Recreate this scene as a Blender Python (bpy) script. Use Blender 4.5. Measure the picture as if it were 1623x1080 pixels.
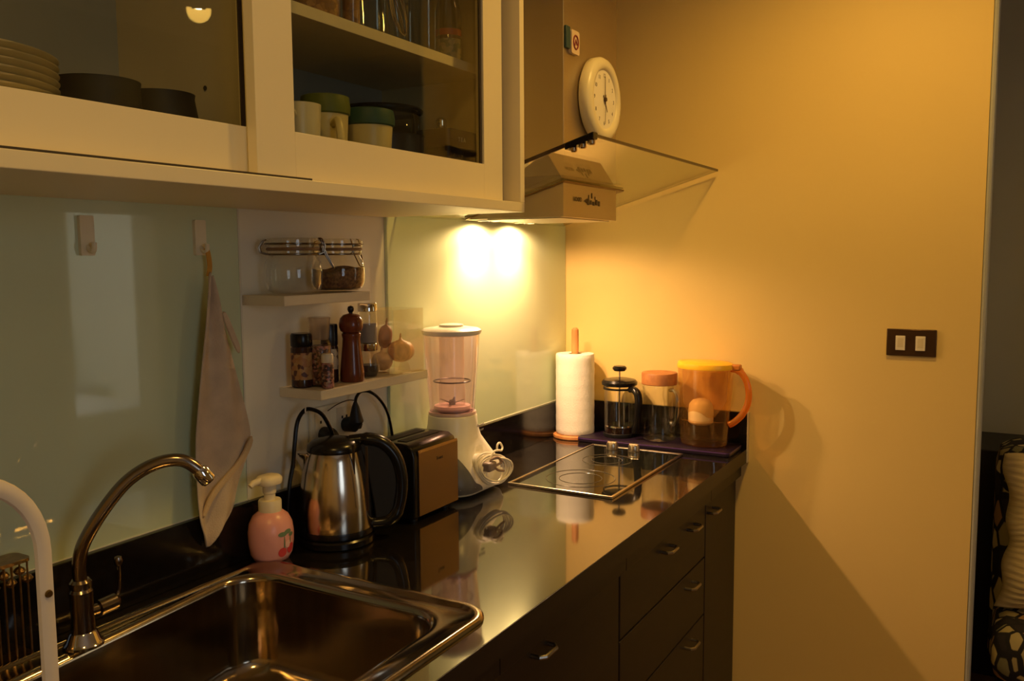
import bpy, bmesh, math, random
from mathutils import Vector, Matrix
random.seed(7)
PI = math.pi
for o in list(bpy.data.objects): bpy.data.objects.remove(o, do_unlink=True)
S = bpy.context.scene
C = S.collection

# ------------------------------------------------------------------ camera, world, exposure
cam = bpy.data.cameras.new('camera'); co = bpy.data.objects.new('camera', cam); C.objects.link(co)
yaw, pitch, roll = math.radians(29.7382), math.radians(-5.4979), math.radians(-0.4105)
f = Vector((math.cos(pitch)*math.cos(yaw), math.cos(pitch)*math.sin(yaw), math.sin(pitch)))
r0 = f.cross(Vector((0, 0, 1))).normalized(); u0 = r0.cross(f)
r_ = r0*math.cos(roll)+u0*math.sin(roll); u_ = -r0*math.sin(roll)+u0*math.cos(roll)
co.matrix_world = Matrix(((r_.x, u_.x, -f.x, -2.5424), (r_.y, u_.y, -f.y, -1.2491), (r_.z, u_.z, -f.z, 1.47), (0, 0, 0, 1)))
cam.sensor_width = 36; cam.lens = 1374.72*36/1623; cam.clip_start = 0.02
S.camera = co
w = bpy.data.worlds.new('world'); S.world = w; w.use_nodes = True
w.node_tree.nodes['Background'].inputs[0].default_value = (0.5, 0.55, 0.62, 1)
w.node_tree.nodes['Background'].inputs[1].default_value = 0.02
S.view_settings.view_transform = 'Standard'; S.view_settings.look = 'None'
S.view_settings.exposure = 0.0; S.view_settings.gamma = 1.0; S.view_settings.use_curve_mapping = False
try:
    S.cycles.transparent_max_bounces = 32; S.cycles.max_bounces = 14; S.cycles.glossy_bounces = 6
except Exception: pass

WARM = (1.0, 0.57, 0.11)
HALO = (1.0, 0.59, 0.30)
HOOD_W = 6.0         # watts of each hood halogen
CEIL_W = 51.0        # warm ceiling downlights
FAR_FILL_W = 95.0  # added lamp for the daylit far room
REAR_FILL_W = 8.0          # cool fill from a lamp added behind the camera         

def lamp(name, kind, loc, energy, color, parent=None, radius=.02, angle=150, blend=.5, rot=(0, 0, 0), size=None):
    l = bpy.data.lights.new(name, kind); l.energy = energy; l.color = color
    if kind == 'SPOT': l.spot_size = math.radians(angle); l.spot_blend = blend; l.shadow_soft_size = radius
    if kind == 'POINT': l.shadow_soft_size = radius
    if kind == 'AREA':
        l.shape = 'RECTANGLE'; l.size, l.size_y = size
    o = bpy.data.objects.new(name, l); C.objects.link(o); o.location = loc; o.rotation_euler = rot
    if parent: o.parent = parent
    return o

# ------------------------------------------------------------------ materials
MATS = {}
def mat(name, col, rough=.5, metal=0., var=.04, scale=30., ior=1.5, bump=0., bscale=200., emit=None, stretch=None, alpha=None):
    if name in MATS: return MATS[name]
    m = bpy.data.materials.new(name); m.use_nodes = True; nt = m.node_tree; N = nt.nodes; L = nt.links
    b = N['Principled BSDF']; b.inputs['Roughness'].default_value = rough; b.inputs['Metallic'].default_value = metal
    b.inputs['IOR'].default_value = ior
    tc = N.new('ShaderNodeTexCoord'); mp = N.new('ShaderNodeMapping'); L.new(tc.outputs['Object'], mp.inputs[0])
    if stretch: mp.inputs['Scale'].default_value = stretch
    n = N.new('ShaderNodeTexNoise'); n.inputs['Scale'].default_value = scale; n.inputs['Detail'].default_value = 3
    L.new(mp.outputs[0], n.inputs['Vector'])
    cr = N.new('ShaderNodeValToRGB'); c0 = [max(0, c*(1-var)) for c in col]; c1 = [min(1, c*(1+var)) for c in col]
    cr.color_ramp.elements[0].position = .3; cr.color_ramp.elements[1].position = .7
    cr.color_ramp.elements[0].color = (*c0, 1); cr.color_ramp.elements[1].color = (*c1, 1)
    L.new(n.outputs['Fac'], cr.inputs[0]); L.new(cr.outputs[0], b.inputs['Base Color'])
    if bump:
        n2 = N.new('ShaderNodeTexNoise'); n2.inputs['Scale'].default_value = bscale; n2.inputs['Detail'].default_value = 4
        L.new(mp.outputs[0], n2.inputs['Vector'])
        bp = N.new('ShaderNodeBump'); bp.inputs['Strength'].default_value = bump; bp.inputs['Distance'].default_value = .002
        L.new(n2.outputs['Fac'], bp.inputs['Height']); L.new(bp.outputs[0], b.inputs['Normal'])
    if emit:
        b.inputs['Emission Color'].default_value = (*emit[0], 1); b.inputs['Emission Strength'].default_value = emit[1]
    MATS[name] = m; return m

def glass(name, tint=(.97, .97, .96), base=.06, edge=.7, power=4., rough=.02, haze=0., hazecol=(.8, .8, .8)):
    """thin clear sheet: tinted see-through mixed with mirror, more mirror at grazing angles"""
    if name in MATS: return MATS[name]
    m = bpy.data.materials.new(name); m.use_nodes = True; nt = m.node_tree; N = nt.nodes; L = nt.links
    N.remove(N['Principled BSDF']); out = N['Material Output']
    t = N.new('ShaderNodeBsdfTransparent'); t.inputs[0].default_value = (*tint, 1)
    g = N.new('ShaderNodeBsdfGlossy'); g.inputs['Roughness'].default_value = rough; g.inputs[0].default_value = (.95, .95, .95, 1)
    lw = N.new('ShaderNodeLayerWeight'); lw.inputs[0].default_value = .5
    p = N.new('ShaderNodeMath'); p.operation = 'POWER'; p.inputs[1].default_value = power; L.new(lw.outputs['Facing'], p.inputs[0])
    ma = N.new('ShaderNodeMath'); ma.operation = 'MULTIPLY_ADD'; ma.inputs[1].default_value = edge; ma.inputs[2].default_value = base
    ma.use_clamp = True; L.new(p.outputs[0], ma.inputs[0])
    mx = N.new('ShaderNodeMixShader'); L.new(ma.outputs[0], mx.inputs[0]); L.new(g.outputs[0], mx.inputs[2])
    if haze:
        d = N.new('ShaderNodeBsdfDiffuse'); d.inputs[0].default_value = (*hazecol, 1)
        tr = N.new('ShaderNodeBsdfTranslucent'); tr.inputs[0].default_value = (*hazecol, 1)
        ad = N.new('ShaderNodeMixShader'); ad.inputs[0].default_value = .5; L.new(d.outputs[0], ad.inputs[1]); L.new(tr.outputs[0], ad.inputs[2])
        m2 = N.new('ShaderNodeMixShader'); m2.inputs[0].default_value = haze; L.new(t.outputs[0], m2.inputs[1]); L.new(ad.outputs[0], m2.inputs[2])
        L.new(m2.outputs[0], mx.inputs[1])
    else: L.new(t.outputs[0], mx.inputs[1])
    L.new(mx.outputs[0], out.inputs['Surface']); MATS[name] = m; return m

def spotted(name, base, cols, scale, lo, hi, rough=.5, stretch=(1, 1, 1)):
    """voronoi cells of several colours on a base colour, for leaves print, peppercorns, grain"""
    m = bpy.data.materials.new(name); m.use_nodes = True; nt = m.node_tree; N = nt.nodes; L = nt.links
    b = N['Principled BSDF']; b.inputs['Roughness'].default_value = rough
    tc = N.new('ShaderNodeTexCoord'); mp = N.new('ShaderNodeMapping'); mp.inputs['Scale'].default_value = stretch
    L.new(tc.outputs['Object'], mp.inputs[0])
    v = N.new('ShaderNodeTexVoronoi'); v.inputs['Scale'].default_value = scale; L.new(mp.outputs[0], v.inputs['Vector'])
    v2 = N.new('ShaderNodeTexVoronoi'); v2.feature = 'DISTANCE_TO_EDGE'; v2.inputs['Scale'].default_value = scale; L.new(mp.outputs[0], v2.inputs['Vector'])
    sp = N.new('ShaderNodeSeparateColor'); L.new(v.outputs['Color'], sp.inputs[0])
    cr = N.new('ShaderNodeValToRGB'); cr.color_ramp.interpolation = 'CONSTANT'
    k = len(cols)
    cr.color_ramp.elements[0].color = (*cols[0], 1); cr.color_ramp.elements[1].position = 1/k; cr.color_ramp.elements[1].color = (*cols[1 % k], 1)
    for i in range(2, k): e = cr.color_ramp.elements.new(i/k); e.color = (*cols[i], 1)
    L.new(sp.outputs[0], cr.inputs[0])
    mr = N.new('ShaderNodeMapRange'); mr.inputs['From Min'].default_value = lo; mr.inputs['From Max'].default_value = hi; L.new(v2.outputs['Distance'], mr.inputs[0])
    mx = N.new('ShaderNodeMix'); mx.data_type = 'RGBA'; mx.inputs[6].default_value = (*base, 1)
    L.new(mr.outputs[0], mx.inputs[0]); L.new(cr.outputs[0], mx.inputs[7]); L.new(mx.outputs[2], b.inputs['Base Color'])
    return m

def wood(name, c0, c1, scale=(6, 60, 60), rough=.4):
    m = bpy.data.materials.new(name); m.use_nodes = True; nt = m.node_tree; N = nt.nodes; L = nt.links
    b = N['Principled BSDF']; b.inputs['Roughness'].default_value = rough
    tc = N.new('ShaderNodeTexCoord'); mp = N.new('ShaderNodeMapping'); mp.inputs['Scale'].default_value = scale; L.new(tc.outputs['Object'], mp.inputs[0])
    n = N.new('ShaderNodeTexNoise'); n.inputs['Scale'].default_value = 1.; n.inputs['Detail'].default_value = 5; L.new(mp.outputs[0], n.inputs['Vector'])
    cr = N.new('ShaderNodeValToRGB'); cr.color_ramp.elements[0].position = .35; cr.color_ramp.elements[1].position = .65
    cr.color_ramp.elements[0].color = (*c0, 1); cr.color_ramp.elements[1].color = (*c1, 1)
    L.new(n.outputs['Fac'], cr.inputs[0]); L.new(cr.outputs[0], b.inputs['Base Color']); return m

def brushed(name, col, rough=.25, scale=(3, 3, 400), aniso=0.):
    m = bpy.data.materials.new(name); m.use_nodes = True; nt = m.node_tree; N = nt.nodes; L = nt.links
    b = N['Principled BSDF']; b.inputs['Metallic'].default_value = 1; b.inputs['Base Color'].default_value = (*col, 1)
    b.inputs['Anisotropic'].default_value = aniso
    tc = N.new('ShaderNodeTexCoord'); mp = N.new('ShaderNodeMapping'); mp.inputs['Scale'].default_value = scale; L.new(tc.outputs['Object'], mp.inputs[0])
    n = N.new('ShaderNodeTexNoise'); n.inputs['Scale'].default_value = 1.; n.inputs['Detail'].default_value = 4; L.new(mp.outputs[0], n.inputs['Vector'])
    mr = N.new('ShaderNodeMapRange'); mr.inputs['To Min'].default_value = rough*.75; mr.inputs['To Max'].default_value = rough*1.3; L.new(n.outputs['Fac'], mr.inputs[0]); L.new(mr.outputs[0], b.inputs['Roughness'])
    bp = N.new('ShaderNodeBump'); bp.inputs['Strength'].default_value = .12; bp.inputs['Distance'].default_value = .0005; L.new(n.outputs['Fac'], bp.inputs['Height']); L.new(bp.outputs[0], b.inputs['Normal'])
    return m

wall_m = mat('wall_paint', (.82, .60, .215), .6, var=.02, scale=2., bump=.08, bscale=90)
white_wall_m = mat('white_wall_paint', (.85, .82, .66), .55, var=.02, scale=3, bump=.05, bscale=120)
ceil_m = mat('ceiling_paint', (.8, .78, .72), .7, var=.02, scale=3)
grey_wall_m = mat('living_wall_paint', (.52, .50, .38), .6, var=.03, scale=3)
floor_m = wood('floor_wood', (.16, .08, .03), (.26, .14, .06), (2, 20, 20), .35)
mint_m = mat('back_painted_mint_glass', (.62, .71, .47), .035, var=.015, scale=2, ior=1.55)
cab_m = mat('cream_lacquer', (.80, .69, .42), .38, var=.02, scale=4, bump=.02, bscale=60)
cabin_m = mat('cabinet_interior_board', (.55, .48, .33), .5, var=.03, scale=6)
cabback_m = mat('cabinet_back_board', (.30, .30, .27), .55, var=.03, scale=6)
black_m = mat('black_plastic', (.006, .005, .005), .24, var=.1, ior=1.4)
blackmat_m = mat('matt_black_plastic', (.005, .0045, .005), .5, var=.1)
stone_m = mat('polished_black_stone', (.010, .008, .007), .055, var=.3, scale=60, ior=2.4, bump=.006, bscale=25)
up_m = mat('black_stone_upstand', (.008, .006, .005), .12, var=.3, scale=60, ior=1.42)
base_m = wood('dark_espresso_wood', (.008, .0045, .003), (.014, .008, .005), (4, 4, 40), .42)
steel_m = brushed('sink_steel', (.40, .33, .25), .14, (60, 60, 3))
kettle_m = brushed('kettle_steel', (.62, .53, .43), .16, (220, 220, 2), .3)
chimney_m = brushed('hood_steel', (.52, .44, .33), .34, (4, 4, 300))
chrome_m = mat('chrome', (.66, .62, .58), .09, 1., var=.02)
dchrome_m = mat('faucet_chrome', (.26, .21, .17), .20, 1., var=.03)
white_m = mat('white_plastic', (.80, .77, .70), .35, var=.02)
cream_m = mat('cream_plastic', (.80, .70, .48), .4, var=.02)
wood_m = wood('beech_wood', (.50, .20, .06), (.62, .28, .09), (40, 40, 8), .45)
cork_m = wood('cork_lid_wood', (.36, .13, .035), (.46, .18, .05), (60, 60, 60), .5)
mill_m = wood('mahogany', (.13, .028, .010), (.20, .045, .016), (90, 90, 8), .22)
clear_m = glass('clear_glass')
jar_m = glass('jar_glass', (.95, .95, .92), .05, .8, 3.)
hoodglass_m = glass('hood_glass', (.90, .92, .86), .06, .75, 3.2, .01)
doorglass_m = glass('door_glass', (.90, .90, .84), .018, .6, 4., .008)
pinkglass_m = glass('pink_tinted_jar', (.94, .84, .88), .07, .75, 2.2, .05, .13, (.85, .68, .74))
pitcher_m = glass('orange_tinted_pitcher', (.97, .84, .62), .05, .6, 3., .04, .05, (.95, .50, .12))
orange_m = glass('orange_translucent', (.98, .60, .15), .05, .4, 3., .1, .45, (.95, .42, .06))
yellow_m = mat('yellow_orange_lid', (.90, .50, .02), .35, var=.03)

# ------------------------------------------------------------------ mesh helpers
class MB:
    def __init__(s): s.v = []; s.f = []
    def add(s, vs, fs):
        b = len(s.v); s.v += [tuple(v) for v in vs]; s.f += [tuple(i+b for i in q) for q in fs]; return s
    def box(s, x0, x1, y0, y1, z0, z1):
        v = [(x, y, z) for z in (z0, z1) for y in (y0, y1) for x in (x0, x1)]
        return s.add(v, [(0, 2, 3, 1), (4, 5, 7, 6), (0, 1, 5, 4), (2, 6, 7, 3), (0, 4, 6, 2), (1, 3, 7, 5)])
    def loft(s, loops, cap0=True, cap1=True):
        n = len(loops[0]); b = len(s.v)
        for l in loops: s.v += [tuple(p) for p in l]
        for i in range(len(loops)-1):
            for j in range(n):
                a = b+i*n+j; c = b+i*n+(j+1) % n
                s.f.append((a, c, c+n, a+n))
        if cap0: s.f.append(tuple(b+j for j in reversed(range(n))))
        if cap1: s.f.append(tuple(b+(len(loops)-1)*n+j for j in range(n)))
        return s
    def lathe(s, prof, c=(0, 0), n=40, cap0=True, cap1=True, sx=1., sy=1.):
        return s.loft([[(c[0]+r*sx*math.cos(2*PI*j/n), c[1]+r*sy*math.sin(2*PI*j/n), z) for j in range(n)] for r, z in prof], cap0, cap1)
    def tube(s, pts, r, n=10, closed=False, flat=1., cap=True):
        P = [Vector(p) for p in pts]; loops = []; m = len(P); ref = None
        for i in range(m):
            if closed: t = (P[(i+1) % m]-P[i-1])
            else: t = P[min(i+1, m-1)]-P[max(i-1, 0)]
            t = t.normalized() if t.length > 1e-9 else Vector((0, 0, 1))
            if ref is None:
                ref = Vector((0, 0, 1)) if abs(t.z) < .9 else Vector((1, 0, 0))
                ref = (ref-t*ref.dot(t)).normalized()
            else: ref = (ref-t*ref.dot(t)).normalized()
            q = t.cross(ref); rr = r[i] if isinstance(r, (list, tuple)) else r
            loops.append([P[i]+ref*rr*math.cos(2*PI*j/n)+q*rr*flat*math.sin(2*PI*j/n) for j in range(n)])
        if closed: loops.append(loops[0]); return s.loft(loops, False, False)
        return s.loft(loops, cap, cap)
    def prism(s, poly, axis, a, b):
        def P(p, t):
            return {'x': (t, p[0], p[1]), 'y': (p[0], t, p[1]), 'z': (p[0], p[1], t)}[axis]
        return s.loft([[P(p, a) for p in poly], [P(p, b) for p in poly]])
    def build(s, name, m, parent=None, smooth=True, bevel=0., seg=2, subd=0, solid=0., ang=35):
        me = bpy.data.meshes.new(name); me.from_pydata(s.v, [], s.f)
        bm = bmesh.new(); bm.from_mesh(me); bmesh.ops.recalc_face_normals(bm, faces=bm.faces); bm.to_mesh(me); bm.free()
        if smooth:
            me.polygons.foreach_set('use_smooth', [True]*len(me.polygons))
            me.set_sharp_from_angle(angle=math.radians(ang))
        me.materials.append(m); me.update()
        o = bpy.data.objects.new(name, me); C.objects.link(o)
        if parent: o.parent = parent
        if solid: d = o.modifiers.new('s', 'SOLIDIFY'); d.thickness = solid; d.offset = 0
        if bevel: d = o.modifiers.new('b', 'BEVEL'); d.width = bevel; d.segments = seg; d.limit_method = 'ANGLE'; d.angle_limit = math.radians(40)
        if subd: d = o.modifiers.new('u', 'SUBSURF'); d.levels = d.render_levels = subd
        return o
def B(x0, x1, y0, y1, z0, z1): return MB().box(min(x0, x1), max(x0, x1), min(y0, y1), max(y0, y1), z0, z1)
def LA(prof, c=(0, 0), n=40, **k): return MB().lathe(prof, c, n, **k)
def T(pts, r, n=10, **k): return MB().tube(pts, r, n, **k)
def rrect(x0, x1, y0, y1, r, z, n=8):
    out = []
    for cx, cy, a in ((x1-r, y1-r, 0), (x0+r, y1-r, 90), (x0+r, y0+r, 180), (x1-r, y0+r, 270)):
        for i in range(n+1):
            t = math.radians(a+90*i/n); out.append((cx+r*math.cos(t), cy+r*math.sin(t), z))
    return out
def cr(pts, k=8):
    """Catmull-Rom through the points"""
    P = [Vector(p) for p in pts]; P = [P[0]*2-P[1]]+P+[P[-1]*2-P[-2]]; out = []
    for i in range(1, len(P)-2):
        for j in range(k):
            t = j/k; a, b, c, d = P[i-1:i+3]
            out.append(.5*((2*b)+(c-a)*t+(2*a-5*b+4*c-d)*t*t+(3*b-a-3*c+d)*t**3))
    out.append(P[-2]); return out
def tag(o, label, cat, group=None, kind=None):
    if label: o['label'] = label
    if cat: o['category'] = cat
    if group: o['group'] = group
    if kind: o['kind'] = kind
    return o
def thing(name, label, cat, loc=(0, 0, 0), rz=0, group=None):
    o = bpy.data.objects.new(name, None); C.objects.link(o); o.location = loc; o.rotation_euler = (0, 0, rz); o.empty_display_size = .05
    return tag(o, label, cat, group)
def struct(o, label=None): o['kind'] = 'structure'; 
def ST(mb, name, m, **k):
    o = mb.build(name, m, **k); o['kind'] = 'structure'; return o
def text(s, size, m, parent, loc, rot, name='lettering', ext=.0004, align='CENTER'):
    c = bpy.data.curves.new('t', 'FONT'); c.body = s; c.size = size; c.extrude = ext; c.align_x = align; c.align_y = 'CENTER'
    t = bpy.data.objects.new('t', c); C.objects.link(t); bpy.context.view_layer.update()
    me = bpy.data.meshes.new_from_object(t.evaluated_get(bpy.context.evaluated_depsgraph_get()))
    bpy.data.objects.remove(t, do_unlink=True)
    me.materials.clear(); me.materials.append(m); o = bpy.data.objects.new(name, me); C.objects.link(o); o.location = loc; o.rotation_euler = rot
    if parent: o.parent = parent
    return o
def copy_tree(o, parent=None):
    c = o.copy(); C.objects.link(c)
    if parent: c.parent = parent
    for ch in [x for x in o.children]: copy_tree(ch, c)
    return c

# ------------------------------------------------------------------ room shell
RY = -2.9; LX = -3.6; FX = 1.25; CZ = 2.55
ST(B(LX-.1, FX+.1, -6.6, .12, -.06, 0), 'floor', floor_m, smooth=False)
ST(B(LX-.1, FX+.1, -6.6, .12, CZ, CZ+.06), 'ceiling', ceil_m, smooth=False)
ST(B(LX, .25, .008, .12, 0, CZ), 'wall_back', white_wall_m, smooth=False)
ST(B(0, .12, -1.191, .008, 0, CZ), 'wall_right', wall_m, smooth=False)
ST(B(LX-.1, LX, RY, .12, 0, CZ), 'wall_left', wall_m, smooth=False)
ST(B(FX, FX+.1, RY, .12, 0, CZ), 'wall_living', grey_wall_m, smooth=False)
ST(B(.12, FX, -.60, -.5, 0, CZ), 'wall_alcove', grey_wall_m, smooth=False)
ST(B(-.001, .13, -1.204, -1.191, 0, CZ), 'trim_1', mat('pale_corner_trim', (.42, .42, .38), .45, var=.02), smooth=False, bevel=.006)
rear = MB(); rear.box(LX, -3.1, RY-.12, RY, 0, CZ); rear.box(-3.1, -2.3, RY-.12, RY, 0, .9); rear.box(-3.1, -2.3, RY-.12, RY, 2.1, CZ); rear.box(-2.3, .13, RY-.12, RY, 0, CZ); rear.box(.72, FX, RY-.12, RY, 0, CZ); rear.box(.13, .72, RY-.12, RY, 2.05, CZ)
ST(rear, 'wall_rear', mat('rear_wall_paint', (.42, .36, .24), .6, var=.02), smooth=False)
fw = MB()
for x0, x1, z0, z1 in ((-3.1, -3.05, .9, 2.1), (-2.35, -2.3, .9, 2.1), (-3.05, -2.35, .9, .95), (-3.05, -2.35, 2.05, 2.1), (-2.72, -2.68, .95, 2.05)): fw.box(x0, x1, RY-.09, RY-.03, z0, z1)
ST(fw, 'fill_window_1', mat('added_frame_white', (.75, .74, .70), .4, var=.02), smooth=False)  # unseen window, added to hold the fill lamp
lamp('rear_fill', 'AREA', (-2.7, RY-.10, 1.5), REAR_FILL_W, (.72, .86, 1.0), rot=(math.radians(90), 0, 0), size=(.78, 1.18))  # cool fill lamp added for the wall and glass by the sink
# room beyond the doorway (seen only as a reflection in the glass splashback)
ST(B(-.9, -.8, -6.5, RY-.12, 0, CZ), 'wall_bedroom_left', white_wall_m, smooth=False)
ST(B(2.2, 2.3, -6.5, RY-.12, 0, CZ), 'wall_bedroom_right', white_wall_m, smooth=False)
ST(B(-.9, 2.3, -6.6, -6.5, 0, CZ), 'wall_bedroom_end', white_wall_m, smooth=False)
ST(B(FX+.1, 2.3, -6.6, RY-.12, -.06, 0), 'floor_bedroom', floor_m, smooth=False)
ST(B(FX+.1, 2.3, -6.6, RY-.12, CZ, CZ+.06), 'ceiling_bedroom', ceil_m, smooth=False)
fw = MB()
for y0, y1, z0, z1 in ((-5.3, -5.24, .9, 2.2), (-3.86, -3.8, .9, 2.2), (-5.24, -3.86, .9, .96), (-5.24, -3.86, 2.14, 2.2), (-4.58, -4.52, .96, 2.14)): fw.box(-.8, -.74, y0, y1, z0, z1)
ST(fw, 'fill_window_2', MATS['added_frame_white'], smooth=False)  # unseen window frame, added around the far room's lamp
lamp('far_room_fill', 'AREA', (-.79, -4.55, 1.55), FAR_FILL_W, (.92, .95, 1.0), rot=(0, math.radians(-90), 0), size=(1.18, 1.38))  # lamp added to brighten the far room mirrored in the glass
# back-painted glass splashback panels and stone upstands
ST(B(-3.4, -1.381, 0, .008, 1.009, 1.575), 'trim_2', mint_m, smooth=False, bevel=.0015)
ST(B(-.935, -.001, 0, .008, 1.009, 1.572), 'trim_3', mint_m, smooth=False, bevel=.0015)
fr = MB(); fr.box(-3.4, -1.381, -.0015, .0075, 1.0075, 1.0105); fr.box(-1.383, -1.379, -.0015, .0075, 1.0075, 1.562)
fr.box(-.935, -.002, -.0015, .0075, 1.0075, 1.0105)
ST(fr, 'trim_4', mat('pale_glass_edge', (.75, .72, .58), .3, var=.02), smooth=False)

# ------------------------------------------------------------------ base cabinets and worktop
wt = thing('worktop', 'polished black stone worktop with upstands along both walls', 'worktop', (-1.5, -.3, .86))
def W(mb): return mb
o = MB(); SX0, SX1, SY0, SY1 = -2.24, -1.415, -.53, -.056
for b in ((-3.3, SX0), (SX1, -.002)): o.box(b[0]+1.5, b[1]+1.5, -.299, .298, 0, .04)
o.box(SX0+1.5, SX1+1.5, -.299, SY0+.3, 0, .04); o.box(SX0+1.5, SX1+1.5, SY1+.3, .298, 0, .04)
o.build('slab', stone_m, wt, smooth=False)
B(-1.8, 1.498, -.3, -.299, 0, .0395).build('front_edge', base_m, wt, smooth=False)
B(-1.8, 1.498, .287, .3, .04, .149).build('upstand', up_m, wt, smooth=False, bevel=.0015)
B(1.485, 1.498, -.3, .287, .04, .149).build('upstand', up_m, wt, smooth=False, bevel=.0015)
B(1.484, 1.499, -.303, -.3, .0, .150).build('edge_strip', mat('pale_edge_strip', (.7, .62, .45), .4), wt, smooth=False)

def base_unit(x0, x1, fronts, label, group=None):
    t = thing('base_cabinet', label, 'cabinet', ((x0+x1)/2, -.28, 0))
    hw = (x1-x0)/2
    B(-hw+.001, hw-.001, -.265, .278, .1, .858).build('carcass', base_m, t, smooth=False)
    B(-hw+.001, hw-.001, -.22, -.2, 0, .1).build('plinth', base_m, t, smooth=False)
    B(-hw+.001, hw-.001, -.302, -.266, .815, .858).build('fascia', base_m, t, smooth=False, bevel=.001)
    for nm, z0, z1, hx in fronts:
        d = B(-hw+.003, hw-.003, -.287, -.266, z0, z1).build(nm, base_m, t, smooth=False, bevel=.002)
        for h in hx:
            hz = h[1] if isinstance(h, tuple) else z1-.03; hc = (h[0] if isinstance(h, tuple) else h)-t.location.x
            hb = MB(); hb.tube([(hc-.028, -.287, hz), (hc-.028, -.304, hz), (hc-.02, -.311, hz), (hc+.02, -.311, hz), (hc+.028, -.304, hz), (hc+.028, -.287, hz)], .0042, 8)
            hb.build('handle', mat('satin_handle', (.36, .32, .27), .3, 1.), d)
    return t
base_unit(-.304, -.002, [('door', .11, .806, [-.262])], 'narrow dark wood base cabinet next to the cream wall')
base_unit(-.90, -.304, [('drawer', .66, .806, [-.43, -.62]), ('drawer', .50, .656, [(-.44, .625)]), ('drawer', .11, .496, [(-.44, .468)])],
          'dark wood drawer cabinet under the hob with small bar handles')
base_unit(-1.42, -.90, [('door', .11, .806, [(-1.262, .79)])], 'dark wood base cabinet between sink cabinet and drawers')
tz = base_unit(-2.42, -1.42, [('door', .11, .806, [-1.6])], 'dark wood base cabinet under the steel sink')
bpy.data.objects.remove([c for c in tz.children if c.name.startswith('carcass')][0], do_unlink=True)
cb = MB(); cb.box(-.499, -.484, -.265, .278, .1, .858); cb.box(.484, .499, -.265, .278, .1, .858); cb.box(-.484, .484, -.265, .278, .1, .12); cb.box(-.484, .484, .262, .278, .12, .6)
cb.build('carcass', base_m, tz, smooth=False)
base_unit(-3.3, -2.42, [('door', .11, .806, [-2.6])], 'dark wood base cabinet left of the sink cabinet')

# ------------------------------------------------------------------ sink
sk = thing('kitchen_sink', 'brushed steel inset sink with deep bowl and raised rim', 'sink', (-1.8, -.3, .9))
def sl(x0, x1, y0, y1, r, z): return [(p[0]+1.8, p[1]+.3, p[2]) for p in rrect(x0, x1, y0, y1, r, z, 12)]
def bowl(off, z, r):
    L = rrect(-2.14+off, -1.440-off, -.498+off, -.066-off, r, z, 12); out = []
    for x, y, zz in L:
        if y > -.2:                       # back edge steps forward to leave the tap ledge
            t = min(1, max(0, (-x-1.64)/.12)); t = t*t*(3-2*t); y -= .052*t*min(1, (y+.2)/.1)
        out.append((x+1.8, y+.3, zz))
    return out
rim = MB().loft([sl(-2.26, -1.386, -.557, -.046, .055, .0005), sl(-2.259, -1.387, -.556, -.047, .054, .0055), sl(-2.254, -1.392, -.551, -.052, .052, .0085),
                 sl(-2.246, -1.400, -.543, -.058, .048, .0075), sl(-2.242, -1.404, -.540, -.061, .046, .0035), bowl(-.012, .0025, .075), bowl(-.005, .002, .07), bowl(0, -.002, .068),
                 bowl(.0025, -.006, .067), bowl(.003, -.010, .067), bowl(.005, -.05, .066), bowl(.008, -.15, .064), bowl(.018, -.170, .058), bowl(.055, -.178, .05), bowl(.15, -.181, .03)], False, True)
rim.build('basin', steel_m, sk, ang=60)
LA([(.055, -.180), (.055, -.1765), (.048, -.1755), (.04, -.179), (.012, -.179), (.010, -.172), (0.001, -.171)], (.02, -.0)).build('strainer', chrome_m, sk)
# faucet
fa = thing('faucet', 'dark chrome gooseneck faucet with side lever at the back of the sink', 'faucet', (-1.786, -.084, .9035))
LA([(.028, 0), (.028, .004), (.024, .008), (.019, .02), (.017, .022)]).build('base_flange', chrome_m, fa)
LA([(.0165, .018), (.0165, .04), (.0155, .05), (.0165, .06), (.0165, .082), (.0135, .086), (.0155, .088), (.0155, .096), (.012, .1)]).build('body', dchrome_m, fa)
sp = [(0, 0, .095), (-.003, -.003, .12), (.000, -.009, .150), (.013, -.021, .183), (.032, -.034, .215), (.051, -.046, .2395), (.072, -.06, .256), (.0925, -.078, .2655), (.112, -.096, .2645), (.128, -.111, .2485), (.138, -.119, .232)]
T(cr(sp, 6), .0098, 16).build('spout', dchrome_m, fa)
d = (Vector(sp[-1])-Vector(sp[-2])).normalized(); e = Vector(sp[-1])
T([e-d*.022, e-d*.018, e, e+d*.004], [.0112, .0125, .0125, .010], 16).build('aerator', chrome_m, fa)
T([(.012, 0, .047), (.024, -.001, .047), (.026, -.001, .047), (.052, -.003, .049), (.056, -.003, .049)], [.0085, .0085, .0125, .0125, .009], 16).build('valve', dchrome_m, fa)
lv = T(cr([(.052, -.003, .05), (.058, -.003, .06), (.0605, -.003, .08), (.061, -.003, .105)], 4), .0028, 8).build('lever', chrome_m, fa)
LA([(0.0005, .1), (.005, .103), (.0068, .109), (.005, .115), (0.0005, .117)], (.061, -.003), 16).build('lever_knob', dchrome_m, fa)

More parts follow.
